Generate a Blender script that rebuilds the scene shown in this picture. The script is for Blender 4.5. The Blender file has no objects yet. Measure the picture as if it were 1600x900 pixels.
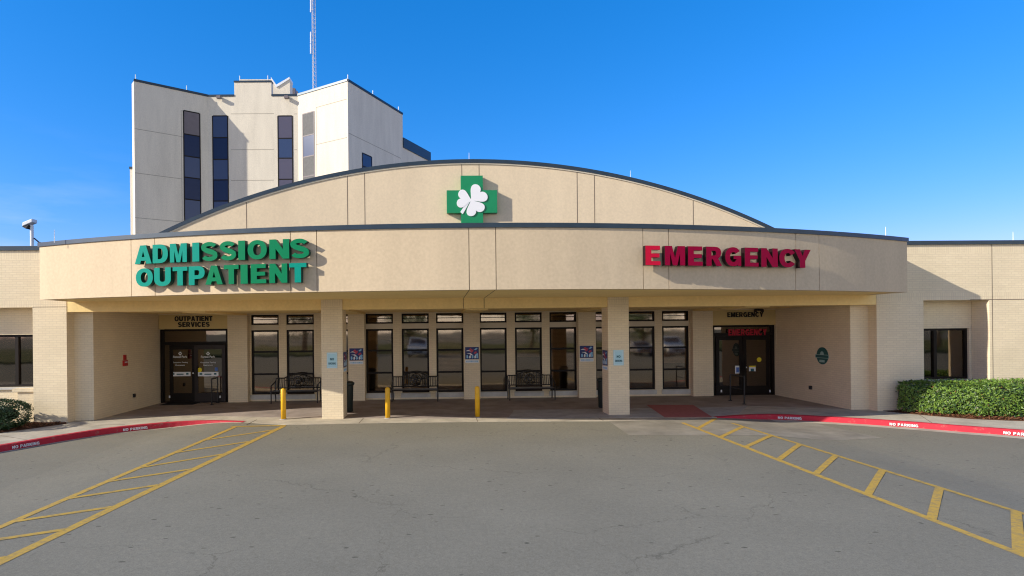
import bpy, math, random
from mathutils import Matrix, Vector
random.seed(7)
sc = bpy.context.scene
COL = sc.collection

# ------------------------------------------------------------------ camera, sky, sun, exposure
EYE = 2.67
F, PX, PY = 900.0, 714.0, 514.0            # focal length and principal point in pixels of the 1600x900 frame
R = Matrix.Rotation(math.radians(-1.5), 3, 'Z') @ Matrix.Rotation(math.radians(90), 3, 'X') @ Matrix.Rotation(math.radians(-.58), 3, 'Z')
cam_d = bpy.data.cameras.new('camera'); cam = bpy.data.objects.new('camera', cam_d); COL.objects.link(cam)
cam.matrix_world = Matrix.Translation((0, 0, EYE)) @ R.to_4x4()
cam_d.sensor_width = 36; cam_d.lens = F * 36 / 1600
cam_d.shift_x = (800 - PX) / 1600; cam_d.shift_y = (PY - 450) / 1600
cam_d.clip_start = .1; cam_d.clip_end = 3000
sc.camera = cam

SUN = Vector((1, .38, -.495)).normalized()   # the way the light travels
world = bpy.data.worlds.new('World'); sc.world = world; world.use_nodes = True
wt = world.node_tree; wn = wt.nodes; wl = wt.links
bg = wn['Background']
sky = wn.new('ShaderNodeTexSky'); sky.sky_type = 'NISHITA'; sky.sun_disc = False
sky.sun_elevation = math.asin(-SUN.z); sky.sun_rotation = math.atan2(-SUN.x, -SUN.y) % (2 * math.pi)
sky.altitude = 200; sky.air_density = 1.0; sky.dust_density = .25; sky.ozone_density = 3.0
hs = wn.new('ShaderNodeHueSaturation'); hs.inputs['Saturation'].default_value = 1.35; hs.inputs['Hue'].default_value = .497
wl.new(sky.outputs[0], hs.inputs['Color'])
gm = wn.new('ShaderNodeGamma'); gm.inputs['Gamma'].default_value = .7; wl.new(hs.outputs[0], gm.inputs[0])
tn = wn.new('ShaderNodeVectorMath'); tn.operation = 'MULTIPLY'; tn.inputs[1].default_value = (.56, .89, 1.50); 
sp0 = wn.new('ShaderNodeSeparateXYZ'); wl.new(gm.outputs[0], sp0.inputs[0]); pw = wn.new('ShaderNodeMath'); pw.operation = 'POWER'; pw.inputs[1].default_value = 1.6; wl.new(sp0.outputs[0], pw.inputs[0])
cb0 = wn.new('ShaderNodeCombineXYZ'); wl.new(pw.outputs[0], cb0.inputs[0]); wl.new(sp0.outputs[1], cb0.inputs[1]); wl.new(sp0.outputs[2], cb0.inputs[2]); wl.new(cb0.outputs[0], tn.inputs[0])
# thin wisps of cloud
tc = wn.new('ShaderNodeTexCoord'); mp = wn.new('ShaderNodeMapping'); mp.inputs['Scale'].default_value = (1.4, 1.4, 7)
mp.inputs['Rotation'].default_value = (0, .12, 0)
nz = wn.new('ShaderNodeTexNoise'); nz.inputs['Scale'].default_value = 2.6; nz.inputs['Detail'].default_value = 7; nz.inputs['Roughness'].default_value = .6
rp = wn.new('ShaderNodeValToRGB'); rp.color_ramp.elements[0].position = .50; rp.color_ramp.elements[1].position = .95
rp.color_ramp.elements[1].color = (.45, .45, .45, 1)
mx = wn.new('ShaderNodeMix'); mx.data_type = 'RGBA'
wl.new(tc.outputs['Generated'], mp.inputs[0]); wl.new(mp.outputs[0], nz.inputs['Vector']); wl.new(nz.outputs[0], rp.inputs[0])

sxx = wn.new('ShaderNodeSeparateXYZ'); wl.new(tc.outputs['Generated'], sxx.inputs[0])
def _mr(src, a, b):
    r = wn.new('ShaderNodeMapRange'); r.interpolation_type = 'SMOOTHSTEP'; wl.new(src, r.inputs[0]); r.inputs['From Min'].default_value = a; r.inputs['From Max'].default_value = b; return r.outputs[0]
q1 = wn.new('ShaderNodeMath'); q1.operation = 'MULTIPLY'; wl.new(_mr(sxx.outputs[0], -.3, -.62), q1.inputs[0]); wl.new(_mr(sxx.outputs[2], .32, .1), q1.inputs[1])
q2 = wn.new('ShaderNodeMath'); q2.operation = 'MULTIPLY'; wl.new(q1.outputs[0], q2.inputs[0]); wl.new(rp.outputs[0], q2.inputs[1]); wl.new(q2.outputs[0], mx.inputs['Factor']); wl.new(tn.outputs[0], mx.inputs['A']); mx.inputs['B'].default_value = (3.5, 4.0, 4.6, 1)
# unseen broken cloud added behind the camera as fill light for shaded faces
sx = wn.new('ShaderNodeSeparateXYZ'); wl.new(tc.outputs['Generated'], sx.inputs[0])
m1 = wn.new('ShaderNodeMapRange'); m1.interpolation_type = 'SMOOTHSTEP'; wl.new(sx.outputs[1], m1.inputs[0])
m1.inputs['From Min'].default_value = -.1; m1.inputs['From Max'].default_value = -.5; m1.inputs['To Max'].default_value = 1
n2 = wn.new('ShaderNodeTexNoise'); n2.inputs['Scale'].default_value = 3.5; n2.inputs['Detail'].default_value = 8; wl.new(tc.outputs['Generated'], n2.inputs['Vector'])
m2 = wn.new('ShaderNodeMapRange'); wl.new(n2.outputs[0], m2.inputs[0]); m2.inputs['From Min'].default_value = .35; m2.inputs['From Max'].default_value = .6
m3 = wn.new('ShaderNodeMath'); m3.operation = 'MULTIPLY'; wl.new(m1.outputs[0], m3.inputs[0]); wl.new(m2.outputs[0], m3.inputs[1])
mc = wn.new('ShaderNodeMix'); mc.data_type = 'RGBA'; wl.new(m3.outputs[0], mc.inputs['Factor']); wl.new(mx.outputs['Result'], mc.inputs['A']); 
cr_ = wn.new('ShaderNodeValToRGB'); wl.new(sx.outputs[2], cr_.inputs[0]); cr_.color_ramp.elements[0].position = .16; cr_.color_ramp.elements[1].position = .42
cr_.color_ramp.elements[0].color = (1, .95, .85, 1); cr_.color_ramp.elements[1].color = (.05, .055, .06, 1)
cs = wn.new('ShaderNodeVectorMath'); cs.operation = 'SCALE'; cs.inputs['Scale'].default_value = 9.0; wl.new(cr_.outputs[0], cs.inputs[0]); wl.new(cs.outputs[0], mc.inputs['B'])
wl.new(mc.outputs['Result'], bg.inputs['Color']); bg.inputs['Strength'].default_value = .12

sun_d = bpy.data.lights.new('sun', 'SUN'); sun_d.energy = 3.3; sun_d.angle = math.radians(.5); sun_d.color = (1, .92, .78)
sun = bpy.data.objects.new('sun', sun_d); COL.objects.link(sun); sun.rotation_euler = SUN.to_track_quat('-Z', 'Y').to_euler()
sun.location = (-30, -12, 20)
sc.view_settings.view_transform = 'Standard'; sc.view_settings.look = 'None'
sc.view_settings.exposure = 1.0; sc.view_settings.gamma = 1; sc.view_settings.use_curve_mapping = False
sc.render.engine = 'CYCLES'
sc.cycles.filter_width = 1.15; sc.cycles.max_bounces = 12; sc.cycles.diffuse_bounces = 8; sc.cycles.transparent_max_bounces = 8

# ------------------------------------------------------------------ survey helpers: a pixel of the survey photo to a point on a known surface
def ray(x, y): return R @ Vector(((x - PX) / F, -(y - PY) / F, -1))
def at(x, y, Y):
    d = ray(x, y); return d * (Y / d.y) + Vector((0, 0, EYE))
def zroad(x):
    def ss(a): a = min(1, max(0, a)); return a * a * (3 - 2 * a)
    return -.006 - .14 * (ss((-5.8 - x) / 2.6) + ss((x - 7.6) / 2.4))
def gr(x, y, z=0):
    d = ray(x, y); p = d * ((z - EYE) / d.z) + Vector((0, 0, EYE)); return p
def road(x, y):
    z = 0
    for _ in range(6): p = gr(x, y, z); z = zroad(p.x)
    return Vector((p.x, p.y))

# ------------------------------------------------------------------ materials
def mat(name, col, rough=.8, spec=.3, metal=0, var=.0, vscale=3, bump=0, bscale=60, col2=None, v2=None, emit=None):
    m = bpy.data.materials.new(name); m.use_nodes = True
    nt = m.node_tree; n = nt.nodes; l = nt.links; b = n['Principled BSDF']
    b.inputs['Roughness'].default_value = rough; b.inputs['Specular IOR Level'].default_value = spec; b.inputs['Metallic'].default_value = metal
    b.inputs['Base Color'].default_value = (*col, 1)
    t = n.new('ShaderNodeTexCoord')
    if var:
        z = n.new('ShaderNodeTexNoise'); z.inputs['Scale'].default_value = vscale; z.inputs['Detail'].default_value = 6; z.inputs['Roughness'].default_value = .65
        l.new(t.outputs['Object'], z.inputs['Vector'])
        c2 = col2 or tuple(c * (1 - var) for c in col); c1 = col if col2 else tuple(c * (1 + var * .5) for c in col)
        r = n.new('ShaderNodeValToRGB'); r.color_ramp.elements[0].position = .32; r.color_ramp.elements[1].position = .68
        r.color_ramp.elements[0].color = (*c2, 1); r.color_ramp.elements[1].color = (*c1, 1)
        l.new(z.outputs[0], r.inputs[0]); l.new(r.outputs[0], b.inputs['Base Color'])
    if bump:
        z = n.new('ShaderNodeTexNoise'); z.inputs['Scale'].default_value = bscale; z.inputs['Detail'].default_value = 4
        l.new(t.outputs['Object'], z.inputs['Vector'])
        u = n.new('ShaderNodeBump'); u.inputs['Strength'].default_value = bump; u.inputs['Distance'].default_value = .01
        l.new(z.outputs[0], u.inputs['Height']); l.new(u.outputs[0], b.inputs['Normal'])
    return m

def brick_mat(name, c1, c2, mortar, world_z=True):
    m = bpy.data.materials.new(name); m.use_nodes = True
    nt = m.node_tree; n = nt.nodes; l = nt.links; b = n['Principled BSDF']
    b.inputs['Roughness'].default_value = .85; b.inputs['Specular IOR Level'].default_value = .2
    g = n.new('ShaderNodeNewGeometry'); s = n.new('ShaderNodeSeparateXYZ'); l.new(g.outputs['Position'], s.inputs[0])
    a = n.new('ShaderNodeMath'); a.operation = 'ADD'; l.new(s.outputs[0], a.inputs[0]); l.new(s.outputs[1], a.inputs[1])
    cA = n.new('ShaderNodeCombineXYZ'); l.new(a.outputs[0], cA.inputs[0]); l.new(s.outputs[2], cA.inputs[1])
    cB = n.new('ShaderNodeCombineXYZ'); l.new(s.outputs[2], cB.inputs[0]); l.new(a.outputs[0], cB.inputs[1])
    def br(vec):
        t = n.new('ShaderNodeTexBrick'); l.new(vec, t.inputs['Vector'])
        t.inputs['Color1'].default_value = (*c1, 1); t.inputs['Color2'].default_value = (*c2, 1); t.inputs['Mortar'].default_value = (*mortar, 1)
        t.inputs['Scale'].default_value = 1; t.inputs['Brick Width'].default_value = .21; t.inputs['Row Height'].default_value = .07
        t.inputs['Mortar Size'].default_value = .007; t.inputs['Mortar Smooth'].default_value = .3; t.inputs['Bias'].default_value = 0
        return t
    A = br(cA.outputs[0]); B = br(cB.outputs[0]); B.inputs['Row Height'].default_value = .07; B.inputs['Brick Width'].default_value = .22; B.offset = 0
    # soldier courses: z 3.42-3.64 and 4.9-5.12
    def band(z0, z1):
        x = n.new('ShaderNodeMath'); x.operation = 'GREATER_THAN'; l.new(s.outputs[2], x.inputs[0]); x.inputs[1].default_value = z0
        y = n.new('ShaderNodeMath'); y.operation = 'LESS_THAN'; l.new(s.outputs[2], y.inputs[0]); y.inputs[1].default_value = z1
        w = n.new('ShaderNodeMath'); w.operation = 'MULTIPLY'; l.new(x.outputs[0], w.inputs[0]); l.new(y.outputs[0], w.inputs[1]); return w
    w = n.new('ShaderNodeMath'); w.operation = 'ADD'; l.new(band(3.40, 3.64).outputs[0], w.inputs[0]); l.new(band(4.88, 5.2).outputs[0], w.inputs[1])
    mx = n.new('ShaderNodeMix'); mx.data_type = 'RGBA'; l.new(w.outputs[0], mx.inputs['Factor']); l.new(A.outputs[0], mx.inputs['A']); l.new(B.outputs[0], mx.inputs['B'])
    z = n.new('ShaderNodeTexNoise'); z.inputs['Scale'].default_value = .9; z.inputs['Detail'].default_value = 7; l.new(g.outputs['Position'], z.inputs['Vector'])
    mr = n.new('ShaderNodeMapRange'); mr.inputs['To Min'].default_value = .86; mr.inputs['To Max'].default_value = 1.1; l.new(z.outputs[0], mr.inputs[0])
    mu = n.new('ShaderNodeVectorMath'); mu.operation = 'SCALE'; l.new(mx.outputs['Result'], mu.inputs[0]); l.new(mr.outputs[0], mu.inputs['Scale'])
    l.new(mu.outputs[0], b.inputs['Base Color'])
    u = n.new('ShaderNodeBump'); u.inputs['Strength'].default_value = .5; u.inputs['Distance'].default_value = .006; u.invert = True
    l.new(A.outputs['Fac'], u.inputs['Height']); l.new(u.outputs[0], b.inputs['Normal'])
    return m

def weathered(name, col, streak=.12, scale=.6):
    m = bpy.data.materials.new(name); m.use_nodes = True
    nt = m.node_tree; n = nt.nodes; l = nt.links; b = n['Principled BSDF']
    b.inputs['Roughness'].default_value = .88; b.inputs['Specular IOR Level'].default_value = .2
    g = n.new('ShaderNodeNewGeometry'); mp = n.new('ShaderNodeMapping'); mp.inputs['Scale'].default_value = (2.2, 2.2, .35); l.new(g.outputs['Position'], mp.inputs[0])
    z = n.new('ShaderNodeTexNoise'); z.inputs['Scale'].default_value = scale; z.inputs['Detail'].default_value = 8; z.inputs['Roughness'].default_value = .6; l.new(mp.outputs[0], z.inputs['Vector'])
    z2 = n.new('ShaderNodeTexNoise'); z2.inputs['Scale'].default_value = 14; z2.inputs['Detail'].default_value = 5; l.new(g.outputs['Position'], z2.inputs['Vector'])
    ad = n.new('ShaderNodeMath'); ad.operation = 'ADD'; l.new(z.outputs[0], ad.inputs[0]); l.new(z2.outputs[0], ad.inputs[1])
    mr = n.new('ShaderNodeMapRange'); mr.inputs['From Min'].default_value = .7; mr.inputs['From Max'].default_value = 1.3
    mr.inputs['To Min'].default_value = 1 - streak; mr.inputs['To Max'].default_value = 1 + streak * .6; l.new(ad.outputs[0], mr.inputs[0])
    mu = n.new('ShaderNodeVectorMath'); mu.operation = 'SCALE'; mu.inputs[0].default_value = col; l.new(mr.outputs[0], mu.inputs['Scale'])
    l.new(mu.outputs[0], b.inputs['Base Color'])
    u = n.new('ShaderNodeBump'); u.inputs['Strength'].default_value = .25; u.inputs['Distance'].default_value = .01; l.new(z2.outputs[0], u.inputs['Height']); l.new(u.outputs[0], b.inputs['Normal'])
    return m

def asphalt_mat():
    m = bpy.data.materials.new('asphalt'); m.use_nodes = True
    nt = m.node_tree; n = nt.nodes; l = nt.links; b = n['Principled BSDF']
    b.inputs['Roughness'].default_value = .9; b.inputs['Specular IOR Level'].default_value = .25
    g = n.new('ShaderNodeNewGeometry')
    def noise(s, d=6, r=.6, v=None):
        z = n.new('ShaderNodeTexNoise'); z.inputs['Scale'].default_value = s; z.inputs['Detail'].default_value = d; z.inputs['Roughness'].default_value = r
        l.new(v or g.outputs['Position'], z.inputs['Vector']); return z
    def rng(src, a, b_, c, d):
        r = n.new('ShaderNodeMapRange'); l.new(src, r.inputs[0])
        for k, v in zip(('From Min', 'From Max', 'To Min', 'To Max'), (a, b_, c, d)): r.inputs[k].default_value = v
        return r.outputs[0]
    def mul(a, b_):
        x = n.new('ShaderNodeMath'); x.operation = 'MULTIPLY'; l.new(a, x.inputs[0]); l.new(b_, x.inputs[1]); return x.outputs[0]
    big = rng(noise(.35).outputs[0], .3, .7, .90, 1.08)
    fine0 = rng(noise(70, 4, .8).outputs[0], .3, .7, .72, 1.28); mid = rng(noise(14, 5, .7).outputs[0], .3, .7, .90, 1.10)
    v2 = n.new('ShaderNodeTexVoronoi'); v2.inputs['Scale'].default_value = 1.3; l.new(g.outputs['Position'], v2.inputs['Vector']); sp2 = rng(v2.outputs['Distance'], .028, .05, .5, 1)
    fine = mul(mul(fine0, mid), sp2)
    # dark tar spots and scuffs
    mp = n.new('ShaderNodeMapping'); mp.inputs['Scale'].default_value = (1, 2.2, 1); l.new(g.outputs['Position'], mp.inputs[0])
    vo = n.new('ShaderNodeTexVoronoi'); vo.inputs['Scale'].default_value = 2.1; l.new(mp.outputs[0], vo.inputs['Vector'])
    ns = noise(9, 4)
    ad = n.new('ShaderNodeMath'); ad.operation = 'MULTIPLY_ADD'; l.new(ns.outputs[0], ad.inputs[0]); ad.inputs[1].default_value = .06; l.new(vo.outputs['Distance'], ad.inputs[2])
    spots = rng(ad.outputs[0], .10, .125, .5, 1)
    scuff = noise(1.0, 8, .75, None); mp2 = n.new('ShaderNodeMapping'); mp2.inputs['Scale'].default_value = (.7, 4.5, 1); l.new(g.outputs['Position'], mp2.inputs[0]); l.new(mp2.outputs[0], scuff.inputs['Vector'])
    sc_ = rng(scuff.outputs[0], .66, .76, 1, .68)
    # cracks: the borders of large distorted cells, only where a second noise lets them through
    dn = noise(.9, 6, .7); va = n.new('ShaderNodeVectorMath'); va.operation = 'MULTIPLY_ADD'
    l.new(dn.outputs['Color'], va.inputs[0]); va.inputs[1].default_value = (1.1, 1.1, 0); l.new(g.outputs['Position'], va.inputs[2])
    vc = n.new('ShaderNodeTexVoronoi'); vc.feature = 'DISTANCE_TO_EDGE'; vc.inputs['Scale'].default_value = .33; l.new(va.outputs[0], vc.inputs['Vector'])
    cr = rng(vc.outputs['Distance'], .0, .0045, .0, 1)
    gate = rng(noise(.55, 2).outputs[0], .46, .56, 0, 1)
    inv = n.new('ShaderNodeMath'); inv.operation = 'SUBTRACT'; inv.inputs[0].default_value = 1; l.new(cr, inv.inputs[1])
    crk = rng(mul(inv.outputs[0], gate), 0, 1, 1, .66)
    v = mul(mul(mul(mul(big, fine), spots), sc_), crk)
    mu = n.new('ShaderNodeVectorMath'); mu.operation = 'SCALE'; mu.inputs[0].default_value = (.208, .194, .150); l.new(v, mu.inputs['Scale'])
    l.new(mu.outputs[0], b.inputs['Base Color'])
    u = n.new('ShaderNodeBump'); u.inputs['Strength'].default_value = .35; u.inputs['Distance'].default_value = .008
    l.new(noise(120, 3).outputs[0], u.inputs['Height']); l.new(u.outputs[0], b.inputs['Normal'])
    return m

def worn_paint(name, col, under, lo=.40, hi=.52, scale=7):
    m = mat(name, col, .7, .3, var=.1, vscale=30)
    nt = m.node_tree; n = nt.nodes; l = nt.links; b = n['Principled BSDF']
    src = b.inputs['Base Color'].links[0].from_socket
    g = n.new('ShaderNodeNewGeometry'); z = n.new('ShaderNodeTexNoise'); z.inputs['Scale'].default_value = scale; z.inputs['Detail'].default_value = 9; z.inputs['Roughness'].default_value = .75
    l.new(g.outputs['Position'], z.inputs['Vector'])
    r = n.new('ShaderNodeMapRange'); r.inputs['From Min'].default_value = lo; r.inputs['From Max'].default_value = hi; r.inputs['To Min'].default_value = .35; l.new(z.outputs[0], r.inputs[0])
    mx = n.new('ShaderNodeMix'); mx.data_type = 'RGBA'; l.new(r.outputs[0], mx.inputs['Factor']); mx.inputs['A'].default_value = (*under, 1); l.new(src, mx.inputs['B'])
    l.new(mx.outputs['Result'], b.inputs['Base Color']); return m

def glass_mat(name, tint=.35, rough=.02):
    m = bpy.data.materials.new(name); m.use_nodes = True
    nt = m.node_tree; n = nt.nodes; l = nt.links; n.remove(n['Principled BSDF']); out = n['Material Output']
    t = n.new('ShaderNodeBsdfTransparent'); t.inputs[0].default_value = (tint, tint * .93, tint * .85, 1)
    gl = n.new('ShaderNodeBsdfGlossy'); gl.inputs['Roughness'].default_value = rough; gl.inputs['Color'].default_value = (1, .86, .70, 1)
    fr = n.new('ShaderNodeFresnel'); fr.inputs['IOR'].default_value = 2.25
    mx = n.new('ShaderNodeMixShader'); l.new(fr.outputs[0], mx.inputs[0]); l.new(t.outputs[0], mx.inputs[1]); l.new(gl.outputs[0], mx.inputs[2])
    z = n.new('ShaderNodeTexNoise'); z.inputs['Scale'].default_value = .8; g = n.new('ShaderNodeNewGeometry'); l.new(g.outputs['Position'], z.inputs['Vector'])
    u = n.new('ShaderNodeBump'); u.inputs['Strength'].default_value = .15; u.inputs['Distance'].default_value = .02; l.new(z.outputs[0], u.inputs['Height']); l.new(u.outputs[0], gl.inputs['Normal'])
    l.new(mx.outputs[0], out.inputs[0]); return m

M = dict(
    brick=brick_mat('cream_brick', (.78, .665, .465), (.74, .625, .435), (.66, .555, .395)),
    stucco=weathered('fascia_stucco', (.61, .49, .335), .10),
    archs=weathered('arch_stucco', (.71, .58, .405), .09),
    soffit=weathered('soffit_plaster', (.88, .67, .31), .08),
    concrete_tower=weathered('tower_panel', (.70, .64, .53), .14),
    joint=mat('joint_sealant', (.16, .12, .09), .9),
    trim=mat('roof_trim_metal', (.022, .042, .065), .4, .5, .3, var=.2, vscale=2),
    asphalt=asphalt_mat(),
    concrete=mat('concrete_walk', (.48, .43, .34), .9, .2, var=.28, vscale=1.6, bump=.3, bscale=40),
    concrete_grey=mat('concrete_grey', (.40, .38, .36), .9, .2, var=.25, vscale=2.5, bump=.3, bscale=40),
    porch=mat('shaded_porch_floor', (.34, .285, .25), .8, .3, var=.3, vscale=1.3, bump=.2, bscale=40),  # walk concrete made darker, canopy shade put into the colour
    redpaint=worn_paint('red_kerb_paint', (.50, .025, .045), (.30, .18, .14), .34, .44, 6),
    yellow=worn_paint('yellow_line_paint', (.52, .33, .055), (.17, .155, .12), .36, .54, 9),
    white=mat('white_paint', (.75, .75, .75), .6, var=.15, vscale=20),
    black_metal=mat('black_metal', (.012, .011, .012), .4, .5),
    bronze=mat('dark_bronze_frame', (.009, .006, .005), .55, .2),
    doorframe=mat('brown_door_frame', (.025, .018, .016), .5, .3),
    glass=glass_mat('tinted_glass', .75, .035), dglass=glass_mat('dark_door_glass', .16),
    blind=mat('blind_fabric', (.60, .47, .33), .9, var=.2, vscale=2),
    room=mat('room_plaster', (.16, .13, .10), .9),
    sill=mat('painted_sill', (.50, .49, .46), .7, var=.15),
    lintel=mat('lintel_band', (.62, .55, .43), .8),
    bollard=mat('yellow_bollard', (.75, .42, .015), .45, .4, var=.12, vscale=6),
    teal=mat('teal_letter', (.0, .25, .19), .6, .08), green=mat('green_letter', (.0, .18, .075), .6, .08),
    tealside=mat('dark_green_return', (.0, .05, .035), .4),
    crimson=mat('crimson_letter', (.31, .0, .035), .6, .1), red=mat('red_letter', (.62, .0, .035), .5, .2), redside=mat('dark_letter_return', (.015, .004, .006), .4),
    cross=mat('emblem_green', (.0, .235, .09), .45, .4, var=.06), emwhite=mat('emblem_white', (.82, .82, .84), .5),
    blk=mat('black_lettering', (.01, .01, .01), .5),
    panel=mat('header_panel', (.62, .48, .22), .8, var=.06, vscale=2),
    navy=mat('poster_navy', (.02, .035, .16), .4), pred=mat('poster_red', (.45, .05, .09), .4), pwhite=mat('poster_white', (.75, .77, .8), .5), plb=mat('poster_lightblue', (.25, .5, .75), .5),
    signblue=mat('notice_lightblue', (.42, .66, .74), .5), signink=mat('notice_ink', (.02, .10, .14), .5),
    seal=mat('seal_green', (.02, .10, .09), .4), sealw=mat('seal_pale', (.35, .5, .46), .5),
    alarm=mat('alarm_red', (.42, .02, .02), .4), dred=mat('red_vinyl', (.42, .01, .03), .5),
    bin=mat('bin_dark', (.012, .022, .02), .45, .5), mat_=mat('rubber_mat', (.015, .015, .016), .9),
    dyellow=mat('decal_yellow', (.75, .62, .03), .5), dblue=mat('decal_blue', (.08, .16, .45), .5),
    tg_navy=mat('tower_glass_navy', (.005, .02, .075), .25, .2), tg_blue=mat('tower_glass_blue', (.035, .06, .14), .25, .3), tg_violet=mat('tower_glass_violet', (.09, .085, .13), .3, .3),
    tg_mauve=mat('tower_spandrel', (.17, .145, .155), .5, .3, var=.1), tg_grey=mat('tower_pale_blind', (.16, .16, .16), .8, .1, var=.15, vscale=4),
    wmetal=mat('white_metal', (.75, .77, .8), .4, .5), mast=mat('mast_steel', (.55, .56, .60), .5, .5, .3),
    soil=mat('mulch_bed', (.12, .055, .03), .95, .1, var=.5, vscale=18, bump=1, bscale=50, col2=(.035, .02, .014)),
    chip=mat('mulch_chip', (.20, .09, .045), .9, .1, var=.4, vscale=30),
    leaf=mat('hedge_leaf', (.19, .30, .04), .42, .4, var=.5, vscale=9, col2=(.06, .13, .018)),
    leafd=mat('hedge_leaf_dark', (.035, .085, .025), .4, .5, var=.5, vscale=9, col2=(.02, .05, .014)),
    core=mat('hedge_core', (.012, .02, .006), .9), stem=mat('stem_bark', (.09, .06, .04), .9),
    pad=mat('red_tactile_pad', (.40, .13, .12), .85, var=.2, vscale=8),
)

# ------------------------------------------------------------------ mesh helpers
def wloc(o):
    v = Vector((0, 0, 0))
    while o: v += o.location; o = o.parent
    return v
class MB:
    def __init__(s): s.v = []; s.f = []; s.mi = []
    def add(s, vs, fs, mi=0):
        k = len(s.v); s.v += [tuple(v) for v in vs]; s.f += [tuple(i + k for i in f) for f in fs]; s.mi += [mi] * len(fs); return s
    def box(s, x0, x1, y0, y1, z0, z1, mi=0):
        return s.add([(x0, y0, z0), (x1, y0, z0), (x1, y1, z0), (x0, y1, z0), (x0, y0, z1), (x1, y0, z1), (x1, y1, z1), (x0, y1, z1)],
                     [(0, 3, 2, 1), (4, 5, 6, 7), (0, 1, 5, 4), (1, 2, 6, 5), (2, 3, 7, 6), (3, 0, 4, 7)], mi)
    def prism(s, poly, z0, z1, mi=0):          # plan polygon
        n = len(poly)
        a = [(p[0], p[1], z0) for p in poly] + [(p[0], p[1], z1) for p in poly]
        return s.add(a, [tuple(range(n))[::-1], tuple(range(n, 2 * n))] + [(i, (i + 1) % n, n + (i + 1) % n, n + i) for i in range(n)], mi)
    def facade(s, poly, y0, y1, mi=0):         # polygon in x,z extruded in y
        n = len(poly)
        a = [(p[0], y0, p[1]) for p in poly] + [(p[0], y1, p[1]) for p in poly]
        return s.add(a, [tuple(range(n)), tuple(range(n, 2 * n))[::-1]] + [(i, n + i, n + (i + 1) % n, (i + 1) % n) for i in range(n)], mi)
    def tube(s, pts, r, n=8, mi=0, cap=True):
        pts = [Vector(p) for p in pts]; rs = r if isinstance(r, (list, tuple)) else [r] * len(pts)
        k = len(s.v); up = None
        for i, p in enumerate(pts):
            t = (pts[min(i + 1, len(pts) - 1)] - pts[max(i - 1, 0)]).normalized()
            if up is None: up = Vector((0, 0, 1)) if abs(t.z) < .9 else Vector((0, 1, 0))
            a = t.cross(up).normalized(); b = a.cross(t).normalized()
            for j in range(n):
                q = 2 * math.pi * j / n; s.v.append(tuple(p + (a * math.cos(q) + b * math.sin(q)) * rs[i]))
        for i in range(len(pts) - 1):
            for j in range(n):
                s.f.append((k + i * n + j, k + i * n + (j + 1) % n, k + (i + 1) * n + (j + 1) % n, k + (i + 1) * n + j)); s.mi.append(mi)
        if cap:
            s.f.append(tuple(k + j for j in range(n))[::-1]); s.f.append(tuple(k + (len(pts) - 1) * n + j for j in range(n))); s.mi += [mi, mi]
        return s
    def lathe(s, prof, n=24, c=(0, 0, 0), mi=0):
        return s.tube([(c[0], c[1], c[2] + z) for r, z in prof], [r for r, z in prof], n, mi)
    def wall(s, x0, x1, z0, z1, y0, y1, holes, mi=0):
        xs = sorted({x0, x1, *[h[0] for h in holes], *[h[1] for h in holes]}); zs = sorted({z0, z1, *[h[2] for h in holes], *[h[3] for h in holes]})
        xs = [x for x in xs if x0 <= x <= x1]; zs = [z for z in zs if z0 <= z <= z1]
        def solid(i, j):
            if not (0 <= i < len(xs) - 1 and 0 <= j < len(zs) - 1): return False
            cx = (xs[i] + xs[i + 1]) / 2; cz = (zs[j] + zs[j + 1]) / 2
            return not any(h[0] < cx < h[1] and h[2] < cz < h[3] for h in holes)
        for i in range(len(xs) - 1):
            for j in range(len(zs) - 1):
                if not solid(i, j): continue
                a, b, c, d = xs[i], xs[i + 1], zs[j], zs[j + 1]
                s.add([(a, y0, c), (b, y0, c), (b, y0, d), (a, y0, d)], [(0, 1, 2, 3)], mi)
                s.add([(a, y1, c), (b, y1, c), (b, y1, d), (a, y1, d)], [(3, 2, 1, 0)], mi)
                if not solid(i - 1, j): s.add([(a, y0, c), (a, y0, d), (a, y1, d), (a, y1, c)], [(0, 1, 2, 3)], mi)
                if not solid(i + 1, j): s.add([(b, y0, c), (b, y1, c), (b, y1, d), (b, y0, d)], [(0, 1, 2, 3)], mi)
                if not solid(i, j - 1): s.add([(a, y0, c), (a, y1, c), (b, y1, c), (b, y0, c)], [(0, 1, 2, 3)], mi)
                if not solid(i, j + 1): s.add([(a, y0, d), (b, y0, d), (b, y1, d), (a, y1, d)], [(0, 1, 2, 3)], mi)
        return s
    def build(s, name, mats, parent=None, origin=None, smooth=False, bevel=0):
        o0 = Vector(origin) if origin is not None else (wloc(parent) if parent else Vector((0, 0, 0)))
        me = bpy.data.meshes.new(name); me.from_pydata([tuple(Vector(v) - o0) for v in s.v], [], s.f)
        if not isinstance(mats, (list, tuple)): mats = [mats]
        for m in mats: me.materials.append(m)
        for p, i in zip(me.polygons, s.mi): p.material_index = i; p.use_smooth = smooth
        me.update()
        o = bpy.data.objects.new(name, me); COL.objects.link(o)
        if parent: o.parent = parent; o.location = o0 - wloc(parent)
        else: o.location = o0
        if bevel:
            b = o.modifiers.new('bevel', 'BEVEL'); b.width = bevel; b.segments = 2; b.limit_method = 'ANGLE'
        return o
def tag(o, label=None, cat=None, group=None, kind=None):
    for k, v in (('label', label), ('category', cat), ('group', group), ('kind', kind)):
        if v: o[k] = v
    return o
def empty(name, loc, label=None, cat=None, group=None, rz=0):
    o = bpy.data.objects.new(name, None); COL.objects.link(o); o.location = loc; o.rotation_euler.z = rz; o.empty_display_size = .3
    return tag(o, label, cat, group)
def copy_tree(o, parent=None, loc=None):
    c = o.copy(); COL.objects.link(c); c.parent = parent
    if loc is not None: c.location = loc
    for ch in [x for x in list(COL.objects) if x.parent == o]: copy_tree(ch, c)
    return c
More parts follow.
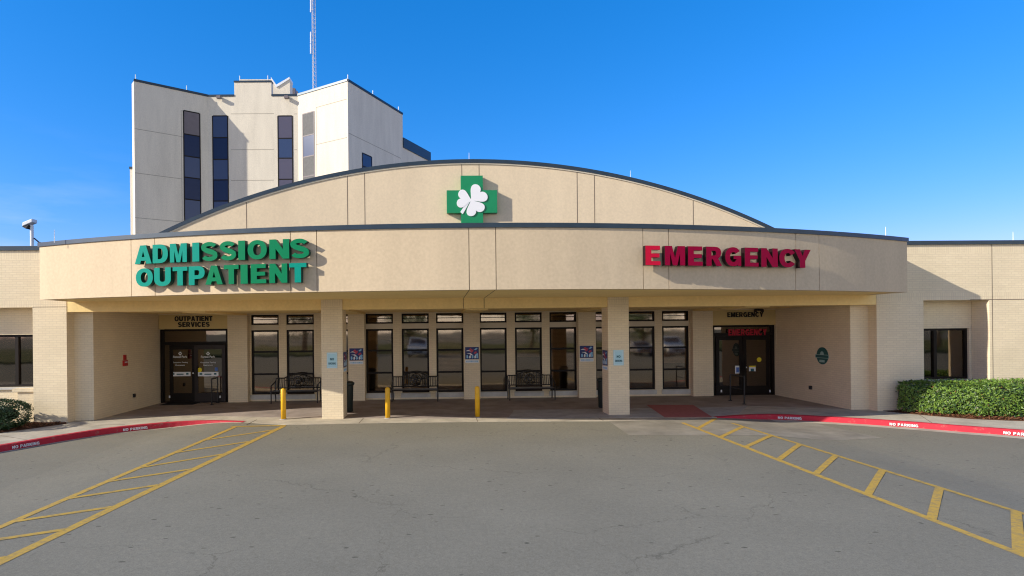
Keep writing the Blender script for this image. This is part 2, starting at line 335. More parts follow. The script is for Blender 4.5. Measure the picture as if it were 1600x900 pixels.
def struct(o): return tag(o, kind='structure')

def _arc(cx, cz, rx, rz, a0, a1, n=12, e=1.0):
    out = []
    for i in range(n + 1):
        a = math.radians(a0 + (a1 - a0) * i / n); c, q = math.cos(a), math.sin(a)
        out.append((cx + rx * math.copysign(abs(c) ** e, c), cz + rz * math.copysign(abs(q) ** e, q)))
    return out
def _band(path, widths):
    """outline of a stroke of varying width"""
    L, Rr = [], []
    for i, p in enumerate(path):
        a = path[max(i - 1, 0)]; b = path[min(i + 1, len(path) - 1)]; dx, dz = b[0] - a[0], b[1] - a[1]; l = math.hypot(dx, dz) or 1
        w = widths[i] / 2; L.append((p[0] - dz / l * w, p[1] + dx / l * w)); Rr.append((p[0] + dz / l * w, p[1] - dx / l * w))
    return L + Rr[::-1]
def _glyphs():
    G = {}; e = .86
    G['I'] = (.30, [[(0, 0), (.30, 0), (.30, 1), (0, 1)]])
    G['E'] = (.74, [[(0, 0), (.74, 0), (.74, .21), (.29, .21), (.29, .40), (.69, .40), (.69, .60), (.29, .60), (.29, .79), (.72, .79), (.72, 1), (0, 1)]])
    G['M'] = (1.02, [[(0, 0), (.26, 0), (.26, .62), (.40, 0), (.62, 0), (.76, .62), (.76, 0), (1.02, 0), (1.02, 1), (.66, 1), (.51, .38), (.36, 1), (0, 1)]])
    G['N'] = (.86, [[(0, 0), (.27, 0), (.27, .52), (.58, 0), (.86, 0), (.86, 1), (.59, 1), (.59, .48), (.28, 1), (0, 1)]])
    G['T'] = (.78, [[(.245, 0), (.535, 0), (.535, .78), (.78, .78), (.78, 1), (0, 1), (0, .78), (.245, .78)]])
    G['Y'] = (.90, [[(.305, 0), (.595, 0), (.595, .38), (.90, 1), (.58, 1), (.45, .64), (.32, 1), (0, 1), (.305, .38)]])
    G['V'] = (.88, [[(.29, 0), (.59, 0), (.88, 1), (.58, 1), (.44, .36), (.30, 1), (0, 1)]])
    G['A'] = (.92, [[(0, 0), (.29, 0), (.335, .17), (.585, .17), (.63, 0), (.92, 0), (.615, 1), (.305, 1)], [(.385, .37), (.535, .37), (.46, .70)]])
    G['K'] = (.88, [[(0, 0), (.29, 0), (.29, .26), (.38, .37), (.56, 0), (.88, 0), (.59, .58), (.86, 1), (.52, 1), (.29, .63), (.29, 1), (0, 1)]])
    G['D'] = (.86, [[(0, 0)] + _arc(.40, .5, .46, .5, -90, 90, 16, e) + [(0, 1)], [(.29, .21)] + _arc(.38, .5, .19, .29, -90, 90, 12, e) + [(.29, .79)]])
    G['O'] = (.96, [_arc(.48, .5, .48, .52, 0, 345, 23, .92), _arc(.48, .5, .20, .30, 0, 345, 23, .92)])
    G['P'] = (.80, [[(0, 0), (.29, 0), (.29, .32)] + _arc(.46, .66, .34, .34, -90, 90, 12, e) + [(0, 1)], [(.29, .52)] + _arc(.43, .655, .10, .135, -90, 90, 8, e) + [(.29, .79)]])
    G['R'] = (.88, [[(0, 0), (.29, 0), (.29, .35), (.36, .35), (.56, 0), (.88, 0), (.66, .39)] + _arc(.48, .69, .35, .31, -50, 90, 10, e) + [(0, 1)], [(.29, .54)] + _arc(.44, .665, .11, .125, -90, 90, 8, e) + [(.29, .79)]])
    U = [(0, 1), (0, .36)] + _arc(.43, .36, .43, .38, 180, 360, 16, .92) + [(.86, 1), (.57, 1), (.57, .36)] + _arc(.43, .36, .14, .15, 360, 180, 10, .92) + [(.29, 1)]
    G['U'] = (.86, [U])
    G['C'] = (.92, [_arc(.47, .5, .47, .52, 34, 326, 26, .92) + [(.60, .36)] + _arc(.48, .5, .19, .29, 318, 42, 18, .92) + [(.60, .64)]])
    G['G'] = (.94, [_arc(.47, .5, .47, .52, 34, 296, 22, .92) + [(.70, .10), (.74, 0), (.94, 0), (.94, .56), (.50, .56), (.50, .37), (.68, .37)] + _arc(.48, .48, .20, .27, 300, 42, 18, .92) + [(.60, .66)]])
    cen = _arc(.43, .735, .285, .165, 15, 180, 9) + [(.16, .66), (.28, .57), (.43, .51), (.60, .45), (.72, .37)] + _arc(.44, .265, .29, .165, 0, -165, 9)
    wid = [.20] * 3 + [.22] * 5 + [.24] * 2 + [.25, .26, .27, .26, .25] + [.24] * 2 + [.22] * 8
    G['S'] = (.87, [_band(cen, (wid + [.2] * 40)[:len(cen)])])
    return G
GLYPH = _glyphs()
def glyph_geo(s):
    cu = bpy.data.curves.new('lettering', 'CURVE'); cu.dimensions = '2D'; cu.fill_mode = 'BOTH'; cu.extrude = .5
    x = 0
    for ch in s:
        if ch == ' ': x += .5; continue
        w, loops = GLYPH[ch]
        for lp in loops:
            sp = cu.splines.new('POLY'); sp.points.add(len(lp) - 1); sp.use_cyclic_u = True
            for q, p in zip(sp.points, lp): q.co = (x + p[0], p[1], 0, 1)
        x += w + .12
    o = bpy.data.objects.new('lettering', cu); COL.objects.link(o)
    dg = bpy.context.evaluated_depsgraph_get(); dg.update(); ev = o.evaluated_get(dg); me = ev.to_mesh()
    vs = [tuple(v.co) for v in me.vertices]; fs = [tuple(p.vertices) for p in me.polygons]
    ev.to_mesh_clear(); bpy.data.objects.remove(o); bpy.data.curves.remove(cu)
    return vs, fs
_text_cache = {}
def text_geo(s, offset=0., res=4):
    if all(c == ' ' or c in GLYPH for c in s):
        if s not in _text_cache: _text_cache[s] = glyph_geo(s)
        return _text_cache[s]
    return font_geo(s, offset, res)
def font_geo(s, offset=0., res=4):
    """outline mesh of a text lying in x,y with unit-ish size: vertices and faces"""
    key = (s, offset)
    if key in _text_cache: return _text_cache[key]
    cu = bpy.data.curves.new('lettering', 'FONT'); cu.body = s; cu.size = 1; cu.offset = offset; cu.resolution_u = res; cu.extrude = .5
    cu.align_x = 'CENTER'
    o = bpy.data.objects.new('lettering', cu); COL.objects.link(o)
    dg = bpy.context.evaluated_depsgraph_get(); dg.update(); ev = o.evaluated_get(dg); me = ev.to_mesh()
    vs = [tuple(v.co) for v in me.vertices]; fs = [tuple(p.vertices) for p in me.polygons]
    ev.to_mesh_clear(); bpy.data.objects.remove(o); bpy.data.curves.remove(cu)
    _text_cache[key] = (vs, fs); return vs, fs
def text_mb(s, w, h, depth, offset=.03, mi_side=0, mi_face=0):
    """text fitted to width w, height h, centred on x, base at z=0, front face at y=-depth, back at y=0"""
    vs, fs = text_geo(s, offset)
    x0 = min(v[0] for v in vs); x1 = max(v[0] for v in vs); y0 = min(v[1] for v in vs); y1 = max(v[1] for v in vs)
    out = [((v[0] - (x0 + x1) / 2) / (x1 - x0) * w, -depth if v[2] > 0 else 0, (v[1] - y0) / (y1 - y0) * h) for v in vs]
    mb = MB()
    for f in fs:
        zs = {vs[i][2] > 0 for i in f}
        mb.f.append(f); mb.mi.append(mi_face if zs == {True} else mi_side)
    mb.v = out; return mb

# ------------------------------------------------------------------ ground
xs = [-400, -120, -60, -40, -30] + [-24 + .5 * i for i in range(97)] + [30, 40, 60, 120, 400]
ys = [-400, -60, -20] + [float(i) for i in range(0, 20)] + [60, 160, 700]
mb = MB(); n = len(xs)
mb.v = [(x, y, zroad(x)) for y in ys for x in xs]
for j in range(len(ys) - 1):
    for i in range(n - 1): mb.f.append((j * n + i, j * n + i + 1, (j + 1) * n + i + 1, (j + 1) * n + i)); mb.mi.append(0)
struct(mb.build('car_park_asphalt', M['asphalt']))

KL = [(-16.5, 4.0), (-13.8, 8.2), (-12.2, 10.9), (-11.3, 12.6), (-10.54, 13.99), (-9.85, 15.39), (-9.13, 16.42), (-8.06, 17.15), (-7.02, 17.35), (-5.86, 17.10)]
KR = [(8.04, 16.71), (9.82, 17.05), (11.28, 16.41), (12.64, 15.48), (13.49, 14.72), (14.38, 13.98), (16.5, 12.1), (21, 9.5), (30, 8)]
def spline(p, m=6):
    out = []
    for i in range(len(p) - 1):
        a = Vector(p[max(i - 1, 0)]); b = Vector(p[i]); c = Vector(p[i + 1]); d = Vector(p[min(i + 2, len(p) - 1)])
        for k in range(m):
            t = k / m
            out.append(.5 * ((2 * b) + (c - a) * t + (2 * a - 5 * b + 4 * c - d) * t * t + (3 * b - a - 3 * c + d) * t ** 3))
    out.append(Vector(p[-1])); return out
kl = spline(KL); kr = spline(KR)
front = [(p.x, p.y) for p in kl] + [(-5.2, 16.75), (-4.42, 16.47), (-2.9, 16.53), (-1.34, 16.58), (1.88, 16.5), (4.73, 16.3), (6.4, 16.45)] + [(p.x, p.y) for p in kr]
slab = front + [(60, 8), (60, 60), (-60, 60), (-60, 4)]
struct(MB().prism(slab, -.5, 0).build('sidewalk', M['concrete']))
def off(path, d):
    out = []
    for i, p in enumerate(path):
        t = (path[min(i + 1, len(path) - 1)] - path[max(i - 1, 0)]).normalized()
        out.append(Vector((p.x + t.y * d, p.y - t.x * d)))
    return out
def kerb(path, name):
    inn = off(path, -.16); out = off(path, .012); out2 = off(path, .035); mb = MB(); k = len(path)
    for i in range(k):
        zr = zroad(path[i].x) - .02; e = .006
        mb.v += [(inn[i].x, inn[i].y, e), (path[i].x, path[i].y, e), (out[i].x, out[i].y, e - .012 if zr < -.05 else e - .003), (out2[i].x, out2[i].y, zr), (out2[i].x, out2[i].y, zr - .3)]
    for i in range(k - 1):
        for j in range(4): mb.f.append((5 * i + j, 5 * i + j + 1, 5 * i + 5 + j + 1, 5 * i + 5 + j)); mb.mi.append(0)
    return struct(mb.build(name, M['redpaint'], smooth=False))
kerbL = kerb(kl, 'red_kerb'); kerbR = kerb(kr, 'red_kerb')
def sheet(a, b, lift, name, m):
    mb = MB()
    for p, q in zip(a, b): mb.v += [(p.x, p.y, zroad(p.x) + lift), (q.x, q.y, zroad(q.x) + lift)]
    for i in range(len(a) - 1): mb.f.append((2 * i, 2 * i + 1, 2 * i + 3, 2 * i + 2)); mb.mi.append(0)
    return struct(mb.build(name, m))
sheet(off(kl, .03), off(kl, .17), .004, 'gutter', M['concrete'])
sheet(off(kr[6:], .03), off(kr[6:], .42), .0045, 'gutter', M['concrete'])
# concrete apron in front of the emergency entrance
fr = [(4.73, 16.31), (6.4, 16.46), (8.04, 16.72), (9.82, 17.04), (10.6, 16.8)]; bk = [(4.61, 14.21), (6.2, 14.0), (7.6, 13.88), (9.14, 13.76), (10.9, 14.05)]
mb = MB(); m_ = 24
def lerp_path(P, t):
    x = t * (len(P) - 1); i = min(int(x), len(P) - 2); f = x - i; return (P[i][0] * (1 - f) + P[i + 1][0] * f, P[i][1] * (1 - f) + P[i + 1][1] * f)
for i in range(m_ + 1):
    for P in (fr, bk):
        p = lerp_path(P, i / m_); mb.v.append((p[0], p[1] - .02, zroad(p[0]) + .0035))
for i in range(m_): mb.f.append((2 * i, 2 * i + 1, 2 * i + 3, 2 * i + 2)); mb.mi.append(0)
struct(mb.build('concrete_apron', mat('apron_concrete', (.275, .25, .205), .9, .2, var=.3, vscale=1.2, bump=.3, bscale=40)))
# porch floor with shade in its colour, paler slab, red pad (thin layers on the walk)
struct(MB().prism([(-10.55, 18.7), (-7, 18.3), (-3.5, 17.6), (0, 17.2), (2.1, 17.3), (2.3, 18.75), (9.2, 18.75), (10.2, 18.9), (12.8, 18.0), (12.8, 21.95), (-10.55, 21.95)], -.1, .004).build('shaded_porch_floor', M['porch']))
struct(MB().prism([(2.34, 18.72), (1.9, 16.95), (8.0, 16.85), (9.0, 17.3), (10.1, 18.85), (9.2, 18.72)], -.1, .005).build('grey_slab', M['concrete_grey']))
p = [gr(1010, 633), gr(1083, 633), gr(1113, 652), gr(1038, 652)]
struct(MB().prism([(q.x, q.y) for q in p], -.1, .009).build('tactile_pad', M['pad']))
# joints sawn in the walk
mb = MB()
for x in (-8.2, -5.6, -2.4, 1.0, 4.6):
    mb.box(x - .008, x + .008, 16.55 if x < 4 else 16.4, 17.5, .0, .0035)
mb.box(-11.0, -9.2, 16.9, 16.915, 0, .0035)
for a, b in (((13.2, 15.2), (14.1, 16.7)), ((15.2, 13.4), (16.0, 14.9)), ((-11.6, 12.6), (-12.9, 13.4)), ((-10.4, 14.7), (-11.6, 15.4))):
    a = Vector(a); b = Vector(b); t = (b - a).normalized(); q = Vector((-t.y, t.x)) * .008
    mb.prism([(a - q)[:], (b - q)[:], (b + q)[:], (a + q)[:]], 0, .0035)
struct(mb.build('walk_joints', M['joint']))
# yellow markings
def stripe(mb, a, b, w, sub=12):
    a = road(*a); b = road(*b); t = (b - a).normalized(); q = Vector((-t.y, t.x)) * w / 2; k = len(mb.v)
    for i in range(sub + 1):
        p = a.lerp(b, i / sub)
        for s_ in (-1, 1):
            r_ = p + q * s_; mb.v.append((r_.x, r_.y, zroad(r_.x) + stripe.lift))
    for i in range(sub): mb.f.append((k + 2 * i, k + 2 * i + 1, k + 2 * i + 3, k + 2 * i + 2)); mb.mi.append(0)
def meet(a, b, c, d):
    """where line a-b crosses line c-d, ground plan"""
    r_ = b - a; q = d - c; t = ((c.x - a.x) * q.y - (c.y - a.y) * q.x) / (r_.x * q.y - r_.y * q.x); return a + r_ * t
def hatch(l1, l2, w1, w2, rungs, w, extra=None):
    mb = MB(); stripe.lift = .004
    for l, ww in ((l1, w1), (l2, w2)): stripe(mb, *l, ww)
    A = [road(*p) for p in l1]; C = [road(*p) for p in l2]
    for i, (a, b) in enumerate(rungs):
        a = road(*a); b = road(*b); p = meet(a, b, *A); q = meet(a, b, *C); d = (q - p).normalized()
        stripe.lift = .0055; stripe(mb, p + d * w1 * .3, q - d * w2 * .4, w)
    if extra: stripe.lift = .007; stripe(mb, *extra, .13)
    struct(mb.build('yellow_hatching', M['yellow']))
_road = road
def road(x, y=None): return x if y is None else _road(x, y)
def stripe(mb, a, b, w, sub=12):
    a = a if isinstance(a, Vector) else road(*a); b = b if isinstance(b, Vector) else road(*b)
    t = (b - a).normalized(); q = Vector((-t.y, t.x)) * w / 2; k = len(mb.v)
    for i in range(sub + 1):
        p = a.lerp(b, i / sub)
        for s_ in (-1, 1):
            r_ = p + q * s_; mb.v.append((r_.x, r_.y, zroad(r_.x) + stripe.lift))
    for i in range(sub): mb.f.append((k + 2 * i, k + 2 * i + 1, k + 2 * i + 3, k + 2 * i + 2)); mb.mi.append(0)
hatch(((-260, 935), (370, 666)), ((-200, 975), (443, 666)), .13, .15,
      (((325, 687), (428, 672)), ((290, 705), (403, 688)), ((242, 727), (366, 707)), ((173, 752), (328, 729)), ((97, 781), (275, 754)), ((2, 819), (212, 787)), ((-90, 858), (125, 824)), ((-190, 905), (20, 870))), .11, ((360, 667), (447, 665)))
hatch(((1066, 660.5), (1780, 938)), ((1143, 661), (1790, 862)), .12, .12,
      (((1088, 671), (1104, 662)), ((1122, 685), (1161, 667)), ((1160, 701), (1202, 682)), ((1213, 721), (1246, 697)), ((1272, 743), (1304, 714)), ((1355, 774), (1377, 738)), ((1455, 813), (1467, 766)), ((1592, 866), (1588, 805))), .115)
# lettering on the kerb faces
def kerb_text(path, kerb_o, px, w=.62):
    best = min(range(1, len(path) - 1), key=lambda i: abs(((R.transposed() @ (Vector((path[i].x, path[i].y, -.07 + EYE * 0)) - Vector((0, 0, EYE))))).x / -((R.transposed() @ (Vector((path[i].x, path[i].y, -.07)) - Vector((0, 0, EYE))))).z * F + PX - px))
    p = off(path, .034)[best]; t = (path[best + 1] - path[best - 1]).normalized(); a = math.atan2(t.y, t.x)
    tm = text_mb('NO PARKING', w, .075, .004, .02)
    rot = Matrix.Rotation(a, 3, 'Z'); nrm = Vector((t.y, -t.x, 0)); zc = (zroad(p.x) - .02)
    tm.v = [tuple(rot @ Vector((v[0], v[1] - .02, v[2])) + Vector((p.x, p.y, -.118)) + Vector((0, 0, 0))) for v in tm.v]
    o = tm.build('kerb_lettering', M['white'], kerb_o)
for px in (40, 212): kerb_text(kl, kerbL, px)
for px in (1236, 1409, 1592): kerb_text(kr, kerbR, px)

# ------------------------------------------------------------------ entrance building
CX0 = 1.1
B = empty('entrance_building', (CX0, 17.45, 0), 'low cream brick hospital entrance block with curved canopy fascia and round arched gable', 'building')
# canopy: a curved fascia, arc of radius RF
RF = 29.6; YC = 13.55 + RF; AL = -math.asin(12.16 / RF); AR = math.asin(12.3 / RF)
ZB, ZT = 3.59, 5.05
def arcp(a, d=0): return (CX0 + (RF + d) * math.sin(a), YC - (RF + d) * math.cos(a))
def on_fascia(px, py, d=0):
    v = ray(px, py); a_ = v.x ** 2 + v.y ** 2; b_ = -2 * (v.x * CX0 + v.y * YC); c_ = CX0 ** 2 + YC ** 2 - (RF + d) ** 2
    t = (-b_ - math.sqrt(b_ * b_ - 4 * a_ * c_)) / (2 * a_); p = v * t
    return math.atan2(p.x - CX0, YC - p.y), p.z + EYE
joints = [on_fascia(x, 410)[0] for x in (205, 242, 454, 495, 733, 775, 1005, 1045, 1243, 1280)]
edges = [AL] + joints + [AR]
mb = MB()
def arc_slab(mb, a0, a1, d0, d1, z0, z1, step=.012):
    m = max(2, int((a1 - a0) / step) + 1); k = len(mb.v)
    for i in range(m + 1):
        a = a0 + (a1 - a0) * i / m
        for d, z in ((d1, z0), (d1, z1), (d0, z1), (d0, z0)): p = arcp(a, d); mb.v.append((p[0], p[1], z))
    for i in range(m):
        for j in range(4): mb.f.append((k + 4 * i + j, k + 4 * i + 4 + j, k + 4 * i + 4 + (j + 1) % 4, k + 4 * i + (j + 1) % 4)); mb.mi.append(0)
    mb.f += [(k, k + 1, k + 2, k + 3), (k + 4 * m + 3, k + 4 * m + 2, k + 4 * m + 1, k + 4 * m)]; mb.mi += [0, 0]
g = .009 / RF
for i in range(len(edges) - 1): arc_slab(mb, edges[i] + (g if i else 0), edges[i + 1] - (g if i < len(edges) - 2 else 0), -.2, 0, ZB, ZT)
fas = mb.build('fascia', M['stucco'], B)
mb = MB(); arc_slab(mb, AL + .002, AR - .002, -.25, -.02, ZB + .004, ZT - .004); mb.build('joint_backing', M['joint'], B)
mb = MB(); arc_slab(mb, AL - .001, AR + .001, -.3, .035, ZT, 5.16); mb.build('roof_trim', M['trim'], B)
arcpts = [arcp(AL + (AR - AL) * i / 60, -.25) for i in range(61)]
XL, XR = -11.17, 13.43
# canopy end walls (return to the wing walls)
eL = arcp(AL, -.21); eR = arcp(AR, -.21)
MB().box(eL[0], eL[0] + .2, eL[1] + .03, 17.449, ZB, ZT).build('fascia_return', M['stucco'], B)
MB().box(eR[0] - .2, eR[0] + .0, eR[1] + .03, 17.449, ZB, ZT).build('fascia_return', M['stucco'], B)
MB().box(eR[0] - .25, eR[0] + .04, eR[1] - .06, 17.41, ZT, 5.158).build('roof_trim', M['trim'], B)
MB().box(eL[0] - .04, eL[0] + .25, eL[1] - .06, 17.41, ZT, 5.158).build('roof_trim', M['trim'], B)
mb = MB(); mb.prism(arcpts + [(eR[0] - .02, 17.46), (eL[0] + .02, 17.46)], ZB + .006, ZB + .2); mb.build('soffit', M['soffit'], B)
mb = MB(); mb.prism(arcpts + [(eR[0] - .1, 17.9), (13.4, 22), (-11.1, 22), (eL[0] + .1, 17.9)], 4.8, 4.95); mb.build('canopy_roof', M['trim'], B)
MB().box(XL + .002, XR - .002, 17.46, 17.95, 3.29, 3.85).build('beam', M['soffit'], B)
MB().box(-10.59, 12.84, 17.955, 22.09, 3.33, 3.5).build('inner_soffit', M['soffit'], B)
for x0, x1 in ((.75, 1.45), (5.12, 5.85), (-3.55, -2.87), (-8.0, -7.3), (9.6, 10.38)):
    MB().box(x0, x1, 17.96, 21.79, 3.26, 3.335).build('beam', M['soffit'], B)
mb = MB()
for a in (joints[4], joints[5]):
    p = arcp(a, -.26); mb.box(p[0] - .008, p[0] + .008, p[1], 17.45, ZB + .003, ZB + .01); mb.box(p[0] - .008, p[0] + .008, 17.455, 17.465, 3.292, 3.588)
mb.build('soffit_joint', M['joint'], B)
# free-standing brick columns
for x0, x1 in ((-3.63, -2.99), (5.06, 5.70)):
    MB().box(x0, x1, 17.42, 18.10, -.05, 3.592).build('column', M['brick'], B)
# wall behind the porch
win_l = [-7.25, -5.92, -4.58, -2.91, -1.54, -.22, 1.45, 2.81, 4.15, 5.9, 7.20, 8.53]; WW = 1.04
YW = 22.1
holes = [(x, x + WW, .25, 2.70) for x in win_l] + [(x, x + WW, 2.90, 3.28) for x in win_l]
mb = MB(); mb.wall(-7.3, 9.62, -.05, 3.6, YW, YW + .2, holes)
mb.build('wall', M['brick'], B)
MB().wall(-10.8, -7.3, -.05, 3.6, 21.8, 22.3, [(-10.6, -8.03, -.05, 3.31)]).build('wall', M['brick'], B)
MB().wall(9.6, 13.0, -.05, 3.6, 21.8, 22.3, [(10.38, 12.84, -.05, 3.29)]).build('wall', M['brick'], B)
for x0, x1 in ((-3.54, -2.92), (.82, 1.44), (5.2, 5.86)):
    MB().box(x0, x1, 21.8, YW - .002, -.05, 3.4).build('pier', M['brick'], B)
# recess side walls, corner faces, wing walls
MB().box(-10.85, -10.6, 18.2, 21.8, -.05, 3.6).build('wall', M['brick'], B)
MB().box(12.85, 13.1, 18.2, 21.8, -.05, 3.6).build('wall', M['brick'], B)
MB().box(XL - .3, -10.6, 17.8, 18.2, -.05, 3.588).build('wall', M['brick'], B)
MB().box(12.85, XR + .3, 17.8, 18.2, -.05, 3.588).build('wall', M['brick'], B)
MB().wall(-34, XL, -.3, 5.13, 17.45, 18.05, [(-15.6, -12.16, -.3, 3.44)]).build('wall', M['brick'], B)
MB().wall(XR, 40, -.3, 5.13, 17.45, 18.05, [(14.91, 17.0, -.3, 3.41)]).build('wall', M['brick'], B)
MB().wall(-15.8, -12.0, -.3, 3.6, 18.06, 18.3, [(-15.2, -12.45, 1.02, 2.63)]).build('wall', M['brick'], B)
MB().wall(14.7, 17.2, -.3, 3.6, 18.06, 18.3, [(15.05, 16.92, .9, 2.53)]).build('wall', M['brick'], B)
MB().box(-34, eL[0] - .05, 17.40, 18.3, 5.13, 5.26).build('roof_trim', M['trim'], B)
MB().box(eR[0] + .05, 40, 17.40, 18.3, 5.13, 5.25).build('roof_trim', M['trim'], B)
MB().box(-34, -11.1, 18.06, 40, 4.7, 5.0).build('roof', M['trim'], B)
MB().box(13.4, 40, 18.06, 40, 4.7, 5.0).build('roof', M['trim'], B)
MB().box(-12.98, -12.161, 17.72, 18.05, .9, 1.0).build('window_ledge', M['brick'], B)
MB().box(-12.86, -12.161, 17.78, 18.05, -.1, .9).build('ledge_wall', M['brick'], B)
for bx_ in ((17.09, 17.105, 17.446, 17.46, -.1, 3.404), (17.09, 17.105, 17.446, 17.46, 3.426, 5.13), (16.4, 40, 17.446, 17.46, 3.405, 3.425), (-12.16, -11.175, 17.446, 17.46, 3.44, 3.455)): MB().box(*bx_).build('expansion_joint', M['joint'], B)
# rooms behind the glass
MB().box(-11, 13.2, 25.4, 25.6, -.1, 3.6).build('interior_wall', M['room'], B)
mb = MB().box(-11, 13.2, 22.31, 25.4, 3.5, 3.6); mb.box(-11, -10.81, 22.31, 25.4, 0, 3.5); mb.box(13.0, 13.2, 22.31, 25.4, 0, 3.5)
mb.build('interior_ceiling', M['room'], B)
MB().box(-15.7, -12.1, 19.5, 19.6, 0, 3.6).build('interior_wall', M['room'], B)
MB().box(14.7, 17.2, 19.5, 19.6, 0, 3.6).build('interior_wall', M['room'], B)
# arched gable with vaulted roof behind
YA = 21.1; RA = 25.6; ZA = 8.75 - RA
HA = math.asin(13.45 / RA)
def archp(a, d=0): return (1.15 + (RA + d) * math.sin(a), ZA + (RA + d) * math.cos(a))
pts = [archp(-HA + 2 * HA * i / 72) for i in range(73)]
mb = MB(); mb.facade([(pts[0][0], 4.5)] + pts + [(pts[-1][0], 4.5)], YA, YA + .3); mb.build('arched_gable', M['archs'], B)
def arch_band(mb, d0, d1, y0, y1, mi=0):
    k = len(mb.v); m = 96
    for i in range(m + 1):
        a = -HA + 2 * HA * i / m
        for d, y in ((d0, y0), (d1, y0), (d1, y1), (d0, y1)): p = archp(a, d); mb.v.append((p[0], y, p[1]))
    for i in range(m):
        for j in range(4): mb.f.append((k + 4 * i + j, k + 4 * i + (j + 1) % 4, k + 4 * i + 4 + (j + 1) % 4, k + 4 * i + 4 + j)); mb.mi.append(mi)
mb = MB(); arch_band(mb, .0, .13, YA - .05, YA + .35); mb.build('roof_trim', M['trim'], B)
mb = MB(); arch_band(mb, -.25, .04, YA + .36, YA + 12); mb.build('vaulted_roof', M['trim'], B)
for px in (385, 543, 570, 722, 749, 902, 929, 1083):
    x = at(px, 320, YA).x; zt = ZA + math.sqrt(RA ** 2 - (x - 1.15) ** 2) - .01
    MB().box(x - .011, x + .011, YA - .004, YA + .01, 4.9, zt).build('expansion_joint', M['joint'], B)
mb = MB(); arch_band(mb, -.05, -.0, YA - .03, YA - .001); mb.build('arch_moulding', M['lintel'], B)
# lightning rods
for p, h in ((at(733, 250, 21.2), .27), (at(985, 277, 21.2), .25), (at(85, 372, 15.6), .22), (at(1384, 371, 15.9), .3), (at(1583, 377, 17.6), .3), (at(405, 308, 21.2), .2)):
    mb = MB().tube([(p.x, p.y, p.z - .12), (p.x, p.y, p.z + h)], [.012, .006], 6); mb.build('lightning_rod', M['wmetal'], B)

# window of the porch wall: frame > pane, sill, blind
wb = empty_loc = Vector((win_l[0], YW, 0))
def make_window(x, parent):
    f = MB(); y0, y1 = YW + .04, YW + .12
    def ring(x0, x1, z0, z1, w, y0=y0, y1=y1):
        f.box(x0, x0 + w, y0, y1, z0, z1); f.box(x1 - w, x1, y0, y1, z0, z1)
        f.box(x0 + w, x1 - w, y0, y1, z0, z0 + w); f.box(x0 + w, x1 - w, y0, y1, z1 - w, z1)
    ring(x, x + WW, .25, 2.70, .07); ring(x, x + WW, 2.90, 3.28, .06)
    for z in (1.02, 1.87): f.box(x + .07, x + WW - .07, y0 + .01, y1 - .01, z - .035, z + .035)
    f.box(x + .06, x + WW - .06, y0 + .02, y1 - .02, 3.09, 3.115)
    o = f.build('window', M['bronze'], parent, origin=(x, YW, 0))
    p = MB().box(x + .065, x + WW - .065, YW + .075, YW + .085, .31, 2.64); p.box(x + .055, x + WW - .055, YW + .075, YW + .085, 2.95, 3.23)
    p.build('pane', M['glass'], o)
    s = MB().box(x - .04, x + WW + .04, YW - .06, YW + .035, .07, .245); s.build('sill', M['sill'], o)
    s = MB().box(x, x + WW, YW - .02, YW + .035, 2.71, 2.895); s.build('lintel', M['lintel'], o)
    return o
w0 = make_window(win_l[0], B)
for x in win_l[1:]: copy_tree(w0, B, Vector((x, YW, 0)) - B.location)
# blinds, each drawn to its own height
drop = [1.9, 1.87, 1.0, 2.3, 2.0, 1.1, 2.3, 1.6, 1.02, 1.8, 1.7, 1.3]
for x, d in zip(win_l, drop):
    mb = MB()
    z = 2.66
    while z > d: mb.box(x + .09, x + WW - .09, YW + .16, YW + .165, z - .045, z - .006); z -= .05
    mb.build('window_blind', M['blind'], B)
def plain_window(x0, x1, z0, z1, y, muls, parent, m='bronze'):
    f = MB(); w = .07
    f.box(x0, x0 + w, y, y + .1, z0, z1); f.box(x1 - w, x1, y, y + .1, z0, z1); f.box(x0 + w, x1 - w, y, y + .1, z0, z0 + w); f.box(x0 + w, x1 - w, y, y + .1, z1 - w, z1)
    for q in muls: f.box(q - .05, q + .05, y - .01, y + .09, z0 + w, z1 - w)
    o = f.build('window', M[m], parent, origin=(x0, y, z0))
    MB().box(x0 + w, x1 - w, y + .05, y + .06, z0 + w, z1 - w).build('pane', M['glass'], o)
    MB().box(x0 - .02, x1 + .02, y - .14, y - .002, z0 - .07, z0 - .001).build('sill', M['sill'], o)
    return o
plain_window(15.05, 16.92, .9, 2.53, 18.13, [15.86], B)
plain_window(-15.2, -12.45, 1.02, 2.63, 18.13, [-14.1, -13.12], B)
mb = MB()
for k in range(9): mb.box(16.2 + k * .075, 16.26 + k * .075, 18.33, 18.335, .98, 2.45)
mb.build('window_blind', M['blind'], B)

